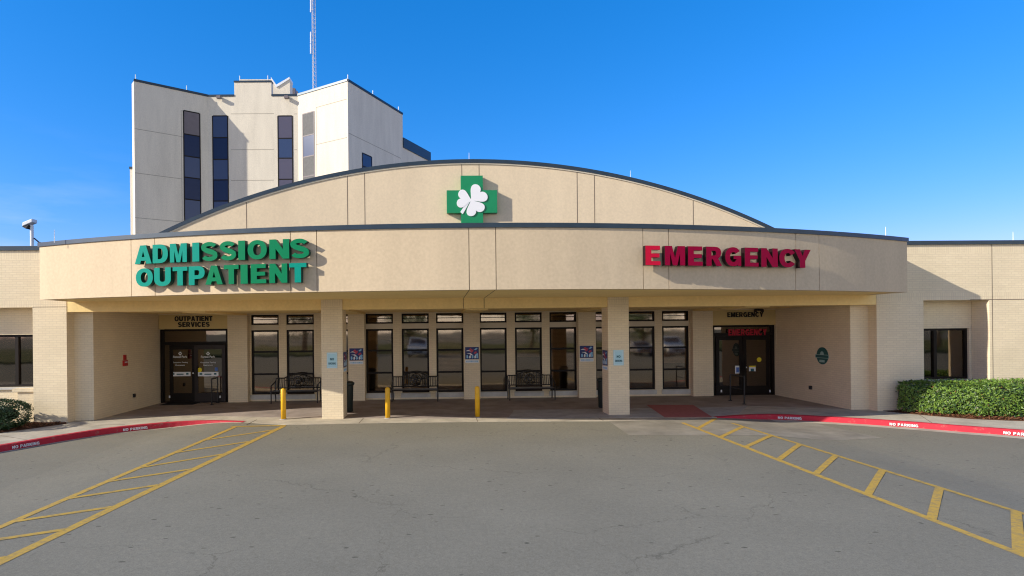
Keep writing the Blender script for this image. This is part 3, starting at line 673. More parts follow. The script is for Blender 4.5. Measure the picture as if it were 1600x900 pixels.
# entrance doors
def door(x0, x1, ztop, zleaf, mid, parent, leaves, header_m=None):
    y = 21.92; f = MB()
    f.box(x0, x0 + .09, y, y + .16, 0, ztop); f.box(x1 - .09, x1, y, y + .16, 0, ztop); f.box(x0 + .09, x1 - .09, y, y + .16, ztop - .07, ztop)
    f.box(x0 + .09, x1 - .09, y, y + .16, zleaf, zleaf + .12); f.box(x0 + .09, x1 - .09, y + .02, y + .14, 0, .03)
    fr_ = f.build('door_frame', M['bronze'], parent)
    MB().box(x0 + .09, x1 - .09, y + .08, y + .09, zleaf + .12, ztop - .07).build('transom_glass', M['dglass'], fr_)
    # side light
    for a, b in leaves['side']:
        MB().box(a, b, y + .08, y + .09, .03, zleaf).build('side_light', M['dglass'], fr_)
    out = []
    for a, b, yy, mt in leaves['leaf']:
        l = MB(); st = .13
        l.box(a, a + st, yy, yy + .05, .04, zleaf - .01); l.box(b - st, b, yy, yy + .05, .04, zleaf - .01)
        l.box(a + st, b - st, yy, yy + .05, .04, .36); l.box(a + st, b - st, yy, yy + .05, zleaf - .17, zleaf - .01)
        lo = l.build('door', M[mt], parent)
        MB().box(a + st, b - st, yy + .02, yy + .03, .36, zleaf - .17).build('pane', M['dglass'], lo)
        out.append(lo)
    return fr_, out
frL, (dl1, dl2) = door(-10.58, -8.05, 2.76, 2.17, 0, B, dict(side=[(-10.49, -10.28)], leaf=[(-10.26, -9.30, 21.95, 'bronze'), (-9.29, -8.14, 21.84, 'doorframe')]))
frR, (dr1, dr2) = door(10.40, 12.83, 2.70, 2.30, 0, B, dict(side=[(10.5, 10.55), (12.68, 12.73)], leaf=[(10.56, 11.6, 21.95, 'bronze'), (11.62, 12.66, 21.95, 'bronze')]))
# header panels
MB().box(-10.59, -8.04, 21.83, 21.9, 2.77, 3.31).build('header_panel', M['panel'], B)
MB().box(10.39, 12.835, 21.83, 21.9, 2.71, 3.29).build('header_panel', M['panel'], B)
# handles and closers
for (x, y, d) in ((-9.33, 21.95, dl1), (-9.17, 21.84, dl2)):
    MB().tube([(x, y - .03, .95), (x, y - .06, 1.0), (x, y - .06, 1.3), (x, y - .03, 1.35)], .014, 6).build('handle', M['bronze'], d)
for (x, d) in ((11.55, dr1), (11.68, dr2)):
    MB().tube([(x, 21.92, .95), (x, 21.88, 1.0), (x, 21.88, 1.3), (x, 21.92, 1.35)], .014, 6).build('handle', M['bronze'], d)
def plate(px, py, w, h, y, m, parent, name, th=.004):
    c = at(px, py, y); return MB().box(c.x - w / 2, c.x + w / 2, y - th, y, c.z - h / 2, c.z + h / 2).build(name, M[m], parent)
def disc(px, py, r, y, m, parent, name, th=.005):
    c = at(px, py, y); mb = MB().tube([(c.x, y - th, c.z), (c.x, y, c.z)], r, 20); return mb.build(name, M[m], parent)
def put_text(s, c, w, h, y, m, parent, name, off_=.01, th=.003):
    t = text_mb(s, w, h, th, off_); t.v = [(v[0] + c.x, v[1] + y, v[2] + c.z - h / 2) for v in t.v]; return t.build(name, M[m], parent)
for px, y, d in ((281.5, 21.965, dl1), (325, 21.855, dl2)):
    yy = y
    c = at(px, 587, yy); w = .78
    plate(px, 584.5, w, .16, yy, 'pwhite', d, 'decal_band')
    for k, (dx, ww) in enumerate(((-.26, .10), (.0, .26), (.27, .09))):
        MB().box(c.x + dx - ww / 2, c.x + dx + ww / 2, yy - .006, yy - .004, c.z + .035, c.z + (.075 if k == 1 else .1)).build('decal_mark', M['signink'], d)
    c2 = at(px, 552.5, yy)
    mb = MB(); k = .075
    for sx, sz, e in ((0, 0, k),):
        o_ = [(c2.x, c2.z + e), (c2.x + e, c2.z), (c2.x, c2.z - e), (c2.x - e, c2.z)]
        i_ = [(c2.x, c2.z + e * .45), (c2.x + e * .45, c2.z), (c2.x, c2.z - e * .45), (c2.x - e * .45, c2.z)]
        for q in range(4):
            r_ = (q + 1) % 4; mb.facade([o_[q], i_[q], i_[r_], o_[r_]], yy - .004, yy)
    mb.build('decal_logo', M['pwhite'], d)
    put_text('Forest Park', at(px, 557.5, yy), .52, .085, yy, 'pwhite', d, 'decal_text')
    put_text('Outpatient Testing', at(px, 566.5, yy), .56, .06, yy, 'pwhite', d, 'decal_text')
    put_text('Entrance', at(px, 570.5, yy), .34, .05, yy, 'pwhite', d, 'decal_text')
disc(312, 578, .085, 21.855, 'dyellow', dl2, 'decal_yellow'); plate(338, 577, .11, .13, 21.855, 'dblue', dl2, 'decal_blue')
disc(1186, 562, .09, 21.965, 'dyellow', dr2, 'decal_yellow')
plate(1152.5, 577.5, .2, .30, 21.965, 'pwhite', dr1, 'decal_notice'); plate(1152.5, 578, .11, .2, 21.96, 'dblue', dr1, 'decal_figure')
plate(1175.5, 576, .26, .20, 21.965, 'pwhite', dr2, 'decal_notice'); plate(1175.5, 572.5, .26, .05, 21.96, 'dyellow', dr2, 'decal_stripe'); plate(1175.5, 578, .13, .10, 21.96, 'signink', dr2, 'decal_figure')
for px, py, d in ((1127, 611, dr1), (1203, 611, dr2), (265, 620, dl1), (344, 620, dl2)): plate(px, py, .05, .09, 21.94 if px > 1000 else (21.945 if px < 300 else 21.835), 'wmetal', d, 'kick_latch', .01)
for px, py, d, y in ((1166, 574, dr2, 21.94), (302, 583, dl2, 21.835)): disc(px, py, .025, y, 'wmetal', d, 'lock', .02)
put_text('EMERGENCY', at(1166, 519, 22.0), 1.5, .25, 21.905, 'dred', frR, 'door_lettering', .02)

# ------------------------------------------------------------------ hospital tower behind
TP = [(-26.9, 51.1), (-26.44, 50.56), (-21.46, 53.9), (-13.13, 53.72), (-8.01, 50.51), (-3.76, 58.45), (-6, 70), (-30, 70)]
HT = 24.4
T = empty('hospital_tower', (-16, 58, 0), 'tall pale concrete hospital tower with narrow glazed strips, rising behind the entrance block', 'building')
MB().prism(TP, -.2, HT).build('wall', M['concrete_tower'], T)
def on_face(px, py, i):
    a = Vector((*TP[i], 0)); b = Vector((*TP[i + 1], 0)); t = (b - a).normalized(); nrm = Vector((t.y, -t.x, 0)); d = ray(px, py)
    s_ = (a - Vector((0, 0, 0))).dot(nrm) / d.dot(nrm); p = d * s_; return (p - a).dot(t), p.z + EYE
def face_box(mb, i, u0, u1, z0, z1, d0, d1, mi=0):
    a = Vector((*TP[i], 0)); b = Vector((*TP[i + 1], 0)); t = (b - a).normalized(); n_ = Vector((t.y, -t.x, 0))
    P = [a + t * u0 + n_ * d0, a + t * u1 + n_ * d0, a + t * u1 + n_ * d1, a + t * u0 + n_ * d1]
    mb.prism([(p.x, p.y) for p in P][::-1], z0, z1, mi)
# parapet caps
for i in (1, 3, 4):
    L = (Vector(TP[i + 1]) - Vector(TP[i])).length; mb = MB(); face_box(mb, i, -.0, L, HT + .001 * i, HT + .2 + .001 * i, -.3, .06); mb.build('parapet_cap', M['trim'], T)
L2 = (Vector(TP[3]) - Vector(TP[2])).length
ua = on_face(366, 140, 2)[0]; ub = on_face(424, 140, 2)[0]
mb = MB(); face_box(mb, 2, 0, ua, HT, HT + .18, -.3, .05); mb.build('parapet_cap', M['trim'], T)
mb = MB(); face_box(mb, 2, ub, L2, HT, HT + .18, -.3, .05)
zu = on_face(395, 126, 2)[1]
mb.build('parapet_cap', M['trim'], T)
mb = MB(); face_box(mb, 2, ua, ub, HT, zu - .15, -.5, 0); mb.build('raised_parapet', M['concrete_tower'], T)
mb = MB(); face_box(mb, 2, ua - .03, ub + .03, zu - .15, zu, -.55, .05); mb.build('parapet_cap', M['trim'], T)
# penthouse block with folded roof edge
p0 = at(424, 145, 56); p1 = at(453, 145, 56); zt = at(438, 124, 56).z; zv = at(431, 137, 56).z; xm = at(432, 137, 56).x
mb = MB(); mb.facade([(p0.x - 3, 22), (p1.x, 22), (p1.x, zt), (xm, zv), (p0.x, zt), (p0.x - 3, zt)], 56, 57); mb.build('penthouse_wall', M['concrete_tower'], T)
mb = MB(); mb.facade([(p0.x, zt), (xm, zv), (p1.x, zt), (p1.x, zt + .2), (xm, zv + .25), (p0.x, zt + .2)], 55.9, 57.2); mb.build('penthouse_trim', M['wmetal'], T)
mb = MB(); mb.facade([(p0.x - 3.2, zt - .2), (p1.x, zt - .2), (p1.x, zt + .1), (p0.x - 3.2, zt + .1)], 59, 59.3); mb.box(p0.x, p1.x, 58, 58.6, 22, zt); mb.build('penthouse_back', M['tg_mauve'], T)
# glazed strips
def strip(i, x0, x1, ys_, mats_, m_frame='bronze'):
    ym = ys_[0]; u0 = on_face(x0, 240, i)[0]; u1 = on_face(x1, 240, i)[0]; xm_ = (x0 + x1) / 2
    zs = [on_face(xm_, y, i)[1] for y in ys_]; dz = zs[1] - zs[2] if len(zs) > 2 else 1.9
    zs2 = list(zs)
    while zs2[-1] > 3: zs2.append(zs2[-1] - dz)
    f = MB(); w = .09
    face_box(f, i, u0, u0 + w, zs2[-1], zs2[0], -.05, .03); face_box(f, i, u1 - w, u1, zs2[-1], zs2[0], -.05, .03)
    for z in zs2: face_box(f, i, u0 + w, u1 - w, z - .06, z + .04, -.05, .025)
    o = f.build('window', M[m_frame], T)
    for k in range(len(zs2) - 1):
        g_ = MB(); face_box(g_, i, u0 + w, u1 - w, zs2[k + 1] + .04, zs2[k] - .06, -.05, .012); g_.build('pane', M[mats_[k % len(mats_)]], o)
strip(1, 286.5, 313.5, [175, 211, 245, 278, 312], ['tg_mauve', 'tg_navy', 'tg_blue', 'tg_navy', 'tg_blue', 'tg_navy', 'tg_blue'])
strip(2, 332, 357, [181, 215, 249, 281, 314], ['tg_blue', 'tg_navy', 'tg_blue', 'tg_navy'])
strip(2, 434, 458, [181, 216, 247, 280], ['tg_violet', 'tg_blue', 'tg_violet'])
strip(3, 473, 492, [176, 211, 244, 275], ['tg_grey', 'tg_blue', 'tg_grey'], 'tg_mauve')
strip(4, 565.5, 581, [242, 262, 282], ['tg_blue'])
# panel joints
mb = MB()
def hj(i, x0, x1, yL, yR=None):
    u0, z0 = on_face(x0, yL, i); u1, _ = on_face(x1, yL, i); face_box(mb, i, u0, u1, z0 - .025, z0 + .025, -.01, .006)
def vj(i, x, y0, y1):
    u, z0 = on_face(x, y0, i); _, z1 = on_face(x, y1, i); face_box(mb, i, u - .02, u + .02, z1, z0, -.01, .006)
hj(1, 211, 285, 201); hj(1, 211, 285, 270); hj(1, 211, 285, 340); vj(1, 283, 172, 360)
hj(2, 361, 428, 178); hj(2, 361, 428, 234); hj(2, 361, 428, 282); hj(2, 460, 464, 178); hj(2, 460, 464, 234)
hj(3, 494, 542, 168); hj(3, 494, 542, 226); vj(3, 494, 168, 290)
hj(4, 545, 626, 208)
mb.build('panel_joint', mat('panel_sealant', (.36, .32, .26), .9), T)
# flood lights under the parapet
for px in (344, 449):
    u, z = on_face(px, 154, 2); mb = MB(); face_box(mb, 2, u - .18, u + .18, z - .12, z + .12, .15, .45); face_box(mb, 2, u - .04, u + .04, z + .05, HT, .0, .2); mb.build('flood_light', M['tg_mauve'], T)
for i, px, py in ((1, 212, 126), (1, 292, 143), (2, 374, 127), (2, 418, 127), (4, 545, 127), (4, 584, 148), (4, 624, 173)):
    u, z = on_face(px, py, i); a = Vector((*TP[i], 0)); b = Vector((*TP[i + 1], 0)); t = (b - a).normalized(); q = a + t * max(u, .1)
    n_ = Vector((t.y, -t.x, 0)); q -= n_ * .1; zz = (zu if i == 2 else HT + .15)
    MB().tube([(q.x, q.y, zz - .1), (q.x, q.y, zz + .5)], .04, 6).build('lightning_rod', M['wmetal'], T)
# side blocks
d = ray(672, 240); dirD = (Vector(TP[5]) - Vector(TP[4])).normalized()
# lower rear block continuing the receding face
q0 = Vector(TP[5]); best = None
nD = Vector((dirD.y, -dirD.x)); dd = ray(672, 240); tt = q0.dot(nD) / (dd.x * nD.x + dd.y * nD.y); q1 = Vector((dd.x, dd.y)) * tt
zb = at(629, 215, q0.y).z
MB().prism([(q0.x, q0.y), (q1.x, q1.y), (q1.x - 8, q1.y + 2), (q0.x - 8, q0.y + 3)], 0, zb - 1.0).build('rear_wall', M['concrete_tower'], T)
e = nD * .1 if nD.y < 0 else -nD * .1
MB().prism([(q0.x + e.x, q0.y + e.y), (q1.x + e.x, q1.y + e.y), (q1.x - 8, q1.y + 2.2), (q0.x - 8, q0.y + 3.2)], zb - 1.0, zb).build('rear_screen', M['trim'], T)
zl = at(206, 264, 53).z; xl = at(203, 264, 53).x
MB().box(xl, xl + 3, 53, 62, 0, zl).build('side_wall', M['concrete_tower'], T)
MB().box(xl - .05, xl + 3, 52.95, 62, zl, zl + .2).build('parapet_cap', M['trim'], T)

# radio mast behind the tower
mp_ = at(491, 136, 66); S = empty('radio_mast', (mp_.x, 66, 0), 'slender grey lattice radio mast rising from behind the tower roof', 'mast')
ztop = at(491, -160, 66).z; w = .20; legs = [(0, -w * 1.1), (w, w * .6), (-w, w * .6)]
mb = MB()
for a in legs: mb.tube([(mp_.x + a[0], 66 + a[1], 0), (mp_.x + a[0], 66 + a[1], ztop)], .03, 5)
mb.build('mast_leg', M['mast'], S)
mb = MB(); z = 0; k = 0
while z < ztop - .5:
    for j in range(3):
        a = legs[j]; b = legs[(j + 1) % 3]; mb.tube([(mp_.x + a[0], 66 + a[1], z), (mp_.x + b[0], 66 + b[1], z + .5)], .02, 4, cap=False)
    z += .5
mb.build('mast_bracing', M['mast'], S)
for y0, y1 in ((50, 68), (69, 84), (-30, 19)):
    a = at(485.5, y0, 66); b = at(485.5, y1, 66)
    mb = MB().tube([(a.x, 66, a.z), (b.x, 66, b.z)], .07, 6); mb.tube([(b.x, 66, b.z + .3), (mp_.x - .1, 66, b.z + .3)], .025, 5); mb.build('antenna', M['wmetal'], S)

# roof camera on its post
c = at(50, 385, 19); S = empty('security_camera', (c.x, 19, 4.99), 'white surveillance camera on a short post on the left wing roof', 'camera')
zt = at(50, 352, 19).z
MB().tube([(c.x, 19, 4.99), (c.x, 19, zt)], .05, 10).build('post', M['wmetal'], S)
mb = MB(); P = [(-.21, -.06), (.11, .08), (.11, .19), (-.19, .07)]
mb.facade([(c.x + p[0], zt + p[1]) for p in P], 18.85, 19.1); mb.build('camera_housing', M['wmetal'], S, bevel=.015)
mb = MB(); mb.facade([(c.x - .215, zt - .065), (c.x - .11, zt - .13), (c.x - .02, zt - .02), (c.x - .20, zt - .02)], 18.87, 19.08); mb.build('camera_lens', M['black_metal'], S)
MB().tube([(c.x + .07, 19, zt - .42), (c.x + .22, 19, zt - .55), (c.x + .4, 19, zt - .6)], .022, 6).build('cable', M['black_metal'], S)

# ------------------------------------------------------------------ signs
def channel_sign(name, label, rows, mside):
    allpts = []
    S = None
    for txt, bounds, yb, yt, mats_ in rows:
        aL, zL0 = on_fascia(bounds[0][0], yb[0], .2); aR, zR0 = on_fascia(bounds[-1][1], yb[1], .2)
        _, zL1 = on_fascia(bounds[0][0], yt[0], .2); _, zR1 = on_fascia(bounds[-1][1], yt[1], .2)
        z0 = (zL0 + zR0) / 2; z1 = (zL1 + zR1) / 2
        if S is None:
            m = arcp((aL + aR) / 2, .18); S = empty(name, (m[0], m[1], z0), label, 'sign')
        for ch, (x0, x1), mt in zip(txt, bounds, mats_):
            a0 = on_fascia(x0, yb[0], .2)[0]; a1 = on_fascia(x1, yb[0], .2)[0]; a = (a0 + a1) / 2; w_ = (a1 - a0) * (RF + .2)
            t = text_mb(ch, w_, z1 - z0, .13, .055 if ch != 'I' else .05, 1, 0)
            p = arcp(a, .07); rot = Matrix.Rotation(a, 3, 'Z')
            t.v = [tuple(rot @ Vector(v) + Vector((p[0], p[1], z0))) for v in t.v]
            t.build('letter', [M[mt], M[mside]], S)
        # mounting rails
    return S
def sc5(v, o, s): return [(o + a / s, o + b / s) for a, b in v]
r1 = sc5([(103, 235), (243, 362), (378, 510), (553, 607), (622, 750), (768, 895), (912, 965), (985, 1135), (1155, 1310), (1318, 1465)], 190, 5)
r2 = sc5([(112, 245), (255, 385), (400, 515), (525, 650), (655, 790), (800, 915), (930, 985), (1010, 1130), (1155, 1295), (1310, 1445)], 190, 5)
channel_sign('channel_letter_sign', 'large green and teal raised letters reading ADMISSIONS OUTPATIENT on the left of the curved fascia',
    [('ADMISSIONS', r1, (411.5, 404.5), (383, 373.5), ['teal'] * 4 + ['green'] * 6), ('OUTPATIENT', r2, (447.5, 442), (418.5, 412), ['teal'] * 4 + ['green'] * 5 + ['teal'])], 'tealside')
r3 = sc5([(100, 225), (262, 430), (455, 577), (607, 738), (765, 897), (928, 1042), (1065, 1202), (1215, 1345), (1340, 1477)], 990, 5.333)
channel_sign('channel_letter_sign', 'large crimson raised letters reading EMERGENCY on the right of the curved fascia',
    [('EMERGENCY', r3, (415, 418), (384.5, 389.5), ['red'] + ['crimson'] * 8)], 'redside')

# cross emblem with white shamrock
S = empty('cross_emblem', (1.14, YA - .18, 6.5), 'green cross emblem with a white shamrock on the arched gable above the canopy', 'sign')
cx, cz = 1.14, 7.39; a, b = .40, .915
cr = [(cx - a, 8.23), (cx - a, 7.93 - .02), (cx - b, 7.93 - .02), (cx - b, 7.05), (cx - a, 7.05), (cx - a, 6.35), (cx + a + .0, 6.35), (cx + a, 7.05), (cx + b, 7.05), (cx + b, 7.91), (cx + a, 7.91), (cx + a, 8.23)]
cr = [(cx - a, 8.23), (cx - a, 7.70), (cx - b, 7.70), (cx - b, 6.88), (cx - a, 6.88), (cx - a, 6.2), (cx + a, 6.2), (cx + a, 6.88), (cx + b, 6.88), (cx + b, 7.70), (cx + a, 7.70), (cx + a, 8.23)]
mb = MB()
for (x0, x1, z0, z1) in ((cx - a, cx + a, 6.2, 8.23), (cx - b, cx - a - .0, 6.88, 7.70), (cx + a + .0, cx + b, 6.88, 7.70)): mb.box(x0, x1, YA - .22, YA - .02, z0, z1)
mb.build('cross_panel', M['cross'], S)
def heart(c, ang, s):
    pts = []
    for k in range(40):
        t = 2 * math.pi * k / 40; x = 16 * math.sin(t) ** 3; y = 13 * math.cos(t) - 5 * math.cos(2 * t) - 2 * math.cos(3 * t) - math.cos(4 * t)
        x *= s / 16.5; y = (y + 17) * s / 17; x *= 1.05
        q = (x * math.cos(ang) - y * math.sin(ang), x * math.sin(ang) + y * math.cos(ang)); pts.append((c[0] + q[0], c[1] + q[1]))
    return pts
k_ = (cx - .03, 7.33)
mb = MB()
for i, (ang, s_) in enumerate(((-48, .365), (80, .325), (-155, .345))):
    ang = math.radians(ang); c_ = (k_[0] + math.sin(ang) * .05, k_[1] - math.cos(ang) * .05)
    mb.facade(heart(c_, ang, s_)[::-1], YA - .245 - .002 * i, YA - .221)
mb.facade([(k_[0] - .02, k_[1]), (k_[0] - .31, k_[1] - .50), (k_[0] - .40, k_[1] - .42), (k_[0] - .08, k_[1] + .05)], YA - .240, YA - .2215)
mb.build('shamrock', M['emwhite'], S)
# flat lettering above the doors
c = at(302, 503, 21.8); S = empty('outpatient_lettering', (c.x, 21.82, 2.85), 'black lettering OUTPATIENT SERVICES on the header above the left doors', 'sign')
put_text('OUTPATIENT', at(302, 497.8, 21.8), 1.40, .19, 21.829, 'blk', S, 'lettering', .035, .02)
put_text('SERVICES', at(302.5, 507, 21.8), 1.17, .19, 21.829, 'blk', S, 'lettering', .035, .02)
c = at(1165, 491.5, 21.8); S = empty('emergency_lettering', (c.x, 21.82, 2.95), 'small black lettering EMERGENCY on the header above the right doors', 'sign')
put_text('EMERGENCY', c, 1.40, .19, 21.829, 'blk', S, 'lettering', .035, .02)
c = at(1186, 484.5, 21.6); S = empty('header_lamp', (c.x, 21.7, c.z), 'small black lamp fixed above the EMERGENCY header lettering', 'lamp')
mb = MB().box(c.x - .1, c.x + .1, 21.5, 21.72, c.z - .03, c.z + .05); mb.build('lamp_housing', M['black_metal'], S, bevel=.01)
mb = MB().box(c.x - .16, c.x - .1, 21.55, 21.68, c.z - .08, c.z + .03); mb.box(c.x + .1, c.x + .16, 21.55, 21.68, c.z - .08, c.z + .03); mb.box(c.x - .04, c.x + .04, 21.70, 21.83, c.z - .02, c.z + .03); mb.build('lamp_arm', M['black_metal'], S)

# posters: blue sheets with a white caption strip
def make_poster():
    S = empty('wall_poster', (0, 0, 0)); w, h = .26, .44     # half width, height above caption
    MB().box(-w, w, -.012, -.002, .14, .14 + .46).build('poster_sheet', M['navy'], S)
    mb = MB()
    def poly(m_, pts, d): mb.facade(pts[::-1], -.012 - d, -.0125, m_)
    poly(0, [(-.12, .51), (-.05, .56), (.02, .49), (.07, .52), (.04, .43), (-.02, .38), (-.08, .43)], .003)
    poly(1, [(-.24, .45), (-.14, .49), (-.02, .44), (-.14, .45)], .005)
    poly(2, [(.08, .50), (.16, .57), (.22, .54), (.14, .48)], .005)
    poly(1, [(-.2, .36), (-.05, .37), (.03, .30), (-.04, .29), (-.08, .33)], .004)
    poly(0, [(.06, .37), (.14, .44), (.2, .40), (.12, .33)], .004)
    for k, x in enumerate((-.21, -.11, -.01, .09, .17)):
        poly(1 if k % 2 else 2, [(x, .18), (x, .29 - .03 * (k % 2)), (x + .055, .30), (x + .07, .2), (x + .03, .17)], .004)
    poly(2, [(.10, .30), (.2, .37), (.24, .33), (.19, .25)], .004)
    mb.build('poster_print', [M['pred'], M['pwhite'], M['plb']], S)
    MB().box(-w, w, -.010, -.002, .0, .12).build('caption_strip', M['pwhite'], S)
    mb = MB(); x = -.22
    while x < .2:
        q = random.uniform(.02, .045); mb.box(x, x + q, -.012, -.0105, .03, .085); x += q + .018
    mb.build('caption_marks', M['plb'], S)
    return S
ps = make_poster()
specs = [((-3.23, 21.798, 1.38), 0, 'blue and red poster on the brick pier right of the left column'),
         ((1.13, 21.798, 1.38), 0, 'blue and red poster on the middle brick pier between the window groups'),
         ((5.50, 21.798, 1.38), 0, 'blue and red poster on the brick pier just left of the right column'),
         ((-2.988, 17.76, 1.40), 90, 'blue poster seen edge on, on the inner side of the left free-standing column'),
         ((5.058, 17.76, 1.36), -90, 'blue poster seen edge on, on the inner side of the right free-standing column')]
for i, (l, a, lb) in enumerate(specs):
    o = ps if i == 0 else copy_tree(ps); o.location = l; o.rotation_euler.z = math.radians(a); tag(o, lb, 'poster', 'blue posters on the piers and columns')
def notice(x, z, label):
    S = empty('notice_sign', (x, 17.42, z), label, 'sign', 'light blue notices on the columns'); y = 17.419
    MB().box(x - .155, x + .155, y - .012, y - .001, z, z + .47).build('sign_plate', M['signblue'], S, bevel=.003)
    mb = MB().box(x - .13, x + .13, y - .014, y - .0125, z + .025, z + .445); mb.build('sign_inset', M['pwhite'], S)
    mb = MB().box(x - .122, x + .122, y - .016, y - .0142, z + .033, z + .437); mb.build('sign_face', M['signblue'], S)
    put_text('NO', Vector((x, 0, z + .27)), .12, .075, y - .0165, 'signink', S, 'lettering', .02, .002)
    put_text('SMOKING', Vector((x, 0, z + .14)), .22, .065, y - .0165, 'signink', S, 'lettering', .02, .002)
notice(-3.31, 1.53, 'light blue NO SMOKING notice on the front of the left column')
notice(5.37, 1.51, 'light blue NO SMOKING notice on the front of the right column')
# round seal on the right recess wall (faces -x)
S = empty('round_wall_sign', (12.85, 19.13, 1.64), 'round dark green badge sign on the brick side wall right of the emergency doors', 'sign')
xw = 12.849
MB().tube([(xw - .02, 19.13, 1.64), (xw, 19.13, 1.64)], .29, 28).build('badge_disc', M['seal'], S)
mb = MB().tube([(xw - .026, 19.13, 1.70), (xw - .021, 19.13, 1.70)], .09, 14); mb.box(xw - .027, xw - .0215, 18.78, 19.47, 1.56, 1.68)
mb.box(xw - .026, xw - .021, 19.0, 19.26, 1.42, 1.5); mb.build('badge_print', M['sealw'], S)
mb = MB().box(xw - .031, xw - .028, 18.80, 19.45, 1.575, 1.665); mb.build('badge_band', M['seal'], S)
S = empty('fire_alarm', (-10.6, 19.5, 1.6), 'small red fire alarm box on the left brick side wall', 'alarm')
MB().box(-10.599, -10.54, 19.38, 19.62, 1.55, 1.74).build('alarm_box', M['alarm'], S, bevel=.008)
MB().box(-10.599, -10.56, 19.43, 19.57, 1.75, 1.92).build('alarm_horn', M['alarm'], S, bevel=.005)
MB().box(-10.5395, -10.535, 19.42, 19.58, 1.66, 1.69).build('alarm_label', M['pwhite'], S)
for x, y, sg, lb in ((-10.6, 20.05, 1, 'small dark outlet box low on the left brick side wall'), (12.85, 19.76, -1, 'small dark outlet box low on the right brick side wall')):
    o = MB().box(min(x + .001 * sg, x + .05 * sg), max(x + .001 * sg, x + .05 * sg), y - .06, y + .06, .44, .56).build('outlet_box', M['black_metal'], origin=(x, y, .44), bevel=.006); tag(o, lb, 'outlet', 'outlet boxes on the recess walls')

# ------------------------------------------------------------------ furniture
def make_bench():
    S = empty('metal_bench', (0, 0, 0)); w = .83; D = .52   # seat front at y=-D, back at y=0
    mb = MB()
    for k in range(9): y = -D + .03 + k * .056; mb.box(-w, w, y, y + .038, .43, .448)
    mb.build('seat', M['sill_dark'], S)
    mb = MB(); mb.tube([(-w, -D, .425), (w, -D, .425)], .022, 6); mb.tube([(-w, 0, .425), (w, 0, .425)], .022, 6); mb.tube([(-w, 0, .44), (-w, -D, .44)], .022, 6); mb.tube([(w, 0, .44), (w, -D, .44)], .022, 6)
    mb.build('seat_frame', M['black_metal'], S)
    mb = MB()
    def top(x): return .88 + .16 * max(0, 1 - (abs(x) / .52) ** 2)
    tp = [(x / 20 * w, .05 + .07, top(x / 20 * w)) for x in range(-20, 21)]
    mb.tube(tp, .022, 6); mb.tube([(-w, .03, .52), (w, .03, .52)], .022, 6)
    mb.tube([(-.50, .1, .80), (.50, .1, .80)], .015, 6)
    for k in range(-13, 14):
        x = k * w / 13
        if abs(x) < .22: continue
        mb.tube([(x, .03, .52), (x, .1, .75), (x, .12, top(x))], .013, 5)
    for q in range(8):
        a = 2 * math.pi * q / 8; mb.tube([(.03 * math.cos(a), .07, .74 + .03 * math.sin(a)), (.19 * math.cos(a), .075, .74 + .2 * math.sin(a))], .016, 5)
    mb.tube([(.2 * math.cos(2 * math.pi * q / 20), .075, .74 + .2 * math.sin(2 * math.pi * q / 20)) for q in range(21)], .018, 5)
    mb.tube([(.07 * math.cos(2 * math.pi * q / 12), .07, .74 + .07 * math.sin(2 * math.pi * q / 12)) for q in range(13)], .022, 5)
    mb.build('backrest', M['black_metal'], S)
    for s_ in (-1, 1):
        x = s_ * (w + .01)
        MB().tube([(x, .1, .78), (x, -.1, .72), (x, -.35, .68), (x, -D + .02, .64), (x, -D - .03, .56), (x, -D + .04, .50)], .022, 6).build('armrest', M['black_metal'], S)
        MB().tube([(x, -D, .0), (x, -D + .01, .3), (x, -D + .02, .64)], .022, 6).build('leg', M['black_metal'], S)
        MB().tube([(x, .08, 0), (x, .02, .42), (x, .06, .6), (x, .12, .88)], .022, 6).build('leg', M['black_metal'], S)
    return S
M['sill_dark'] = mat('bench_slats', (.10, .10, .10), .35, .6)
bn = make_bench()
for i, (x, lb) in enumerate(((-5.42, 'black metal bench with arched back, left of the left column'), (-1.02, 'black arched metal bench between the left column and the middle pier'), (3.32, 'black arched metal bench between the middle pier and the right column'))):
    o = bn if i == 0 else copy_tree(bn); o.location = (x, 21.72, .004); tag(o, lb, 'bench', 'black metal benches on the porch')

def make_bollard():
    S = empty('bollard', (0, 0, 0))
    MB().lathe([(.075, 0), (.075, .88), (.06, .915), (.03, .93), (.0, .935)], 20).build('post', M['bollard'], S, smooth=True)
    MB().lathe([(.12, -.01), (.115, .012), (.08, .014)], 20).build('base_collar', M['concrete_grey'], S)
    return S
bo = make_bollard()
for i, (x, y, lb) in enumerate(((-4.80, 17.5, 'yellow steel bollard standing left of the left brick column'), (-1.66, 17.45, 'yellow steel bollard between the left brick column and the middle pier'), (1.05, 17.4, 'yellow steel bollard in front of the middle pier'))):
    o = bo if i == 0 else copy_tree(bo); o.location = (x, y, .0); tag(o, lb, 'bollard', 'yellow bollards along the porch edge')

def make_bin():
    S = empty('litter_bin', (0, 0, 0))
    MB().lathe([(.15, .0), (.16, .02), (.185, .86), (.19, .88)], 20).build('body', M['bin'], S, smooth=True)
    MB().lathe([(.2, .86), (.22, .9), (.22, .94), (.16, .985), (.0, 1.0)], 20).build('lid', M['bin'], S, smooth=True)
    return S
bi = make_bin(); bi.location = (-3.10, 18.95, .004); tag(bi, 'dark slim litter bin standing behind the left brick column', 'bin', 'litter bins behind the columns')
o = copy_tree(bi); o.location = (5.35, 19.05, .004); tag(o, 'dark slim litter bin standing behind the right brick column', 'bin', 'litter bins behind the columns')

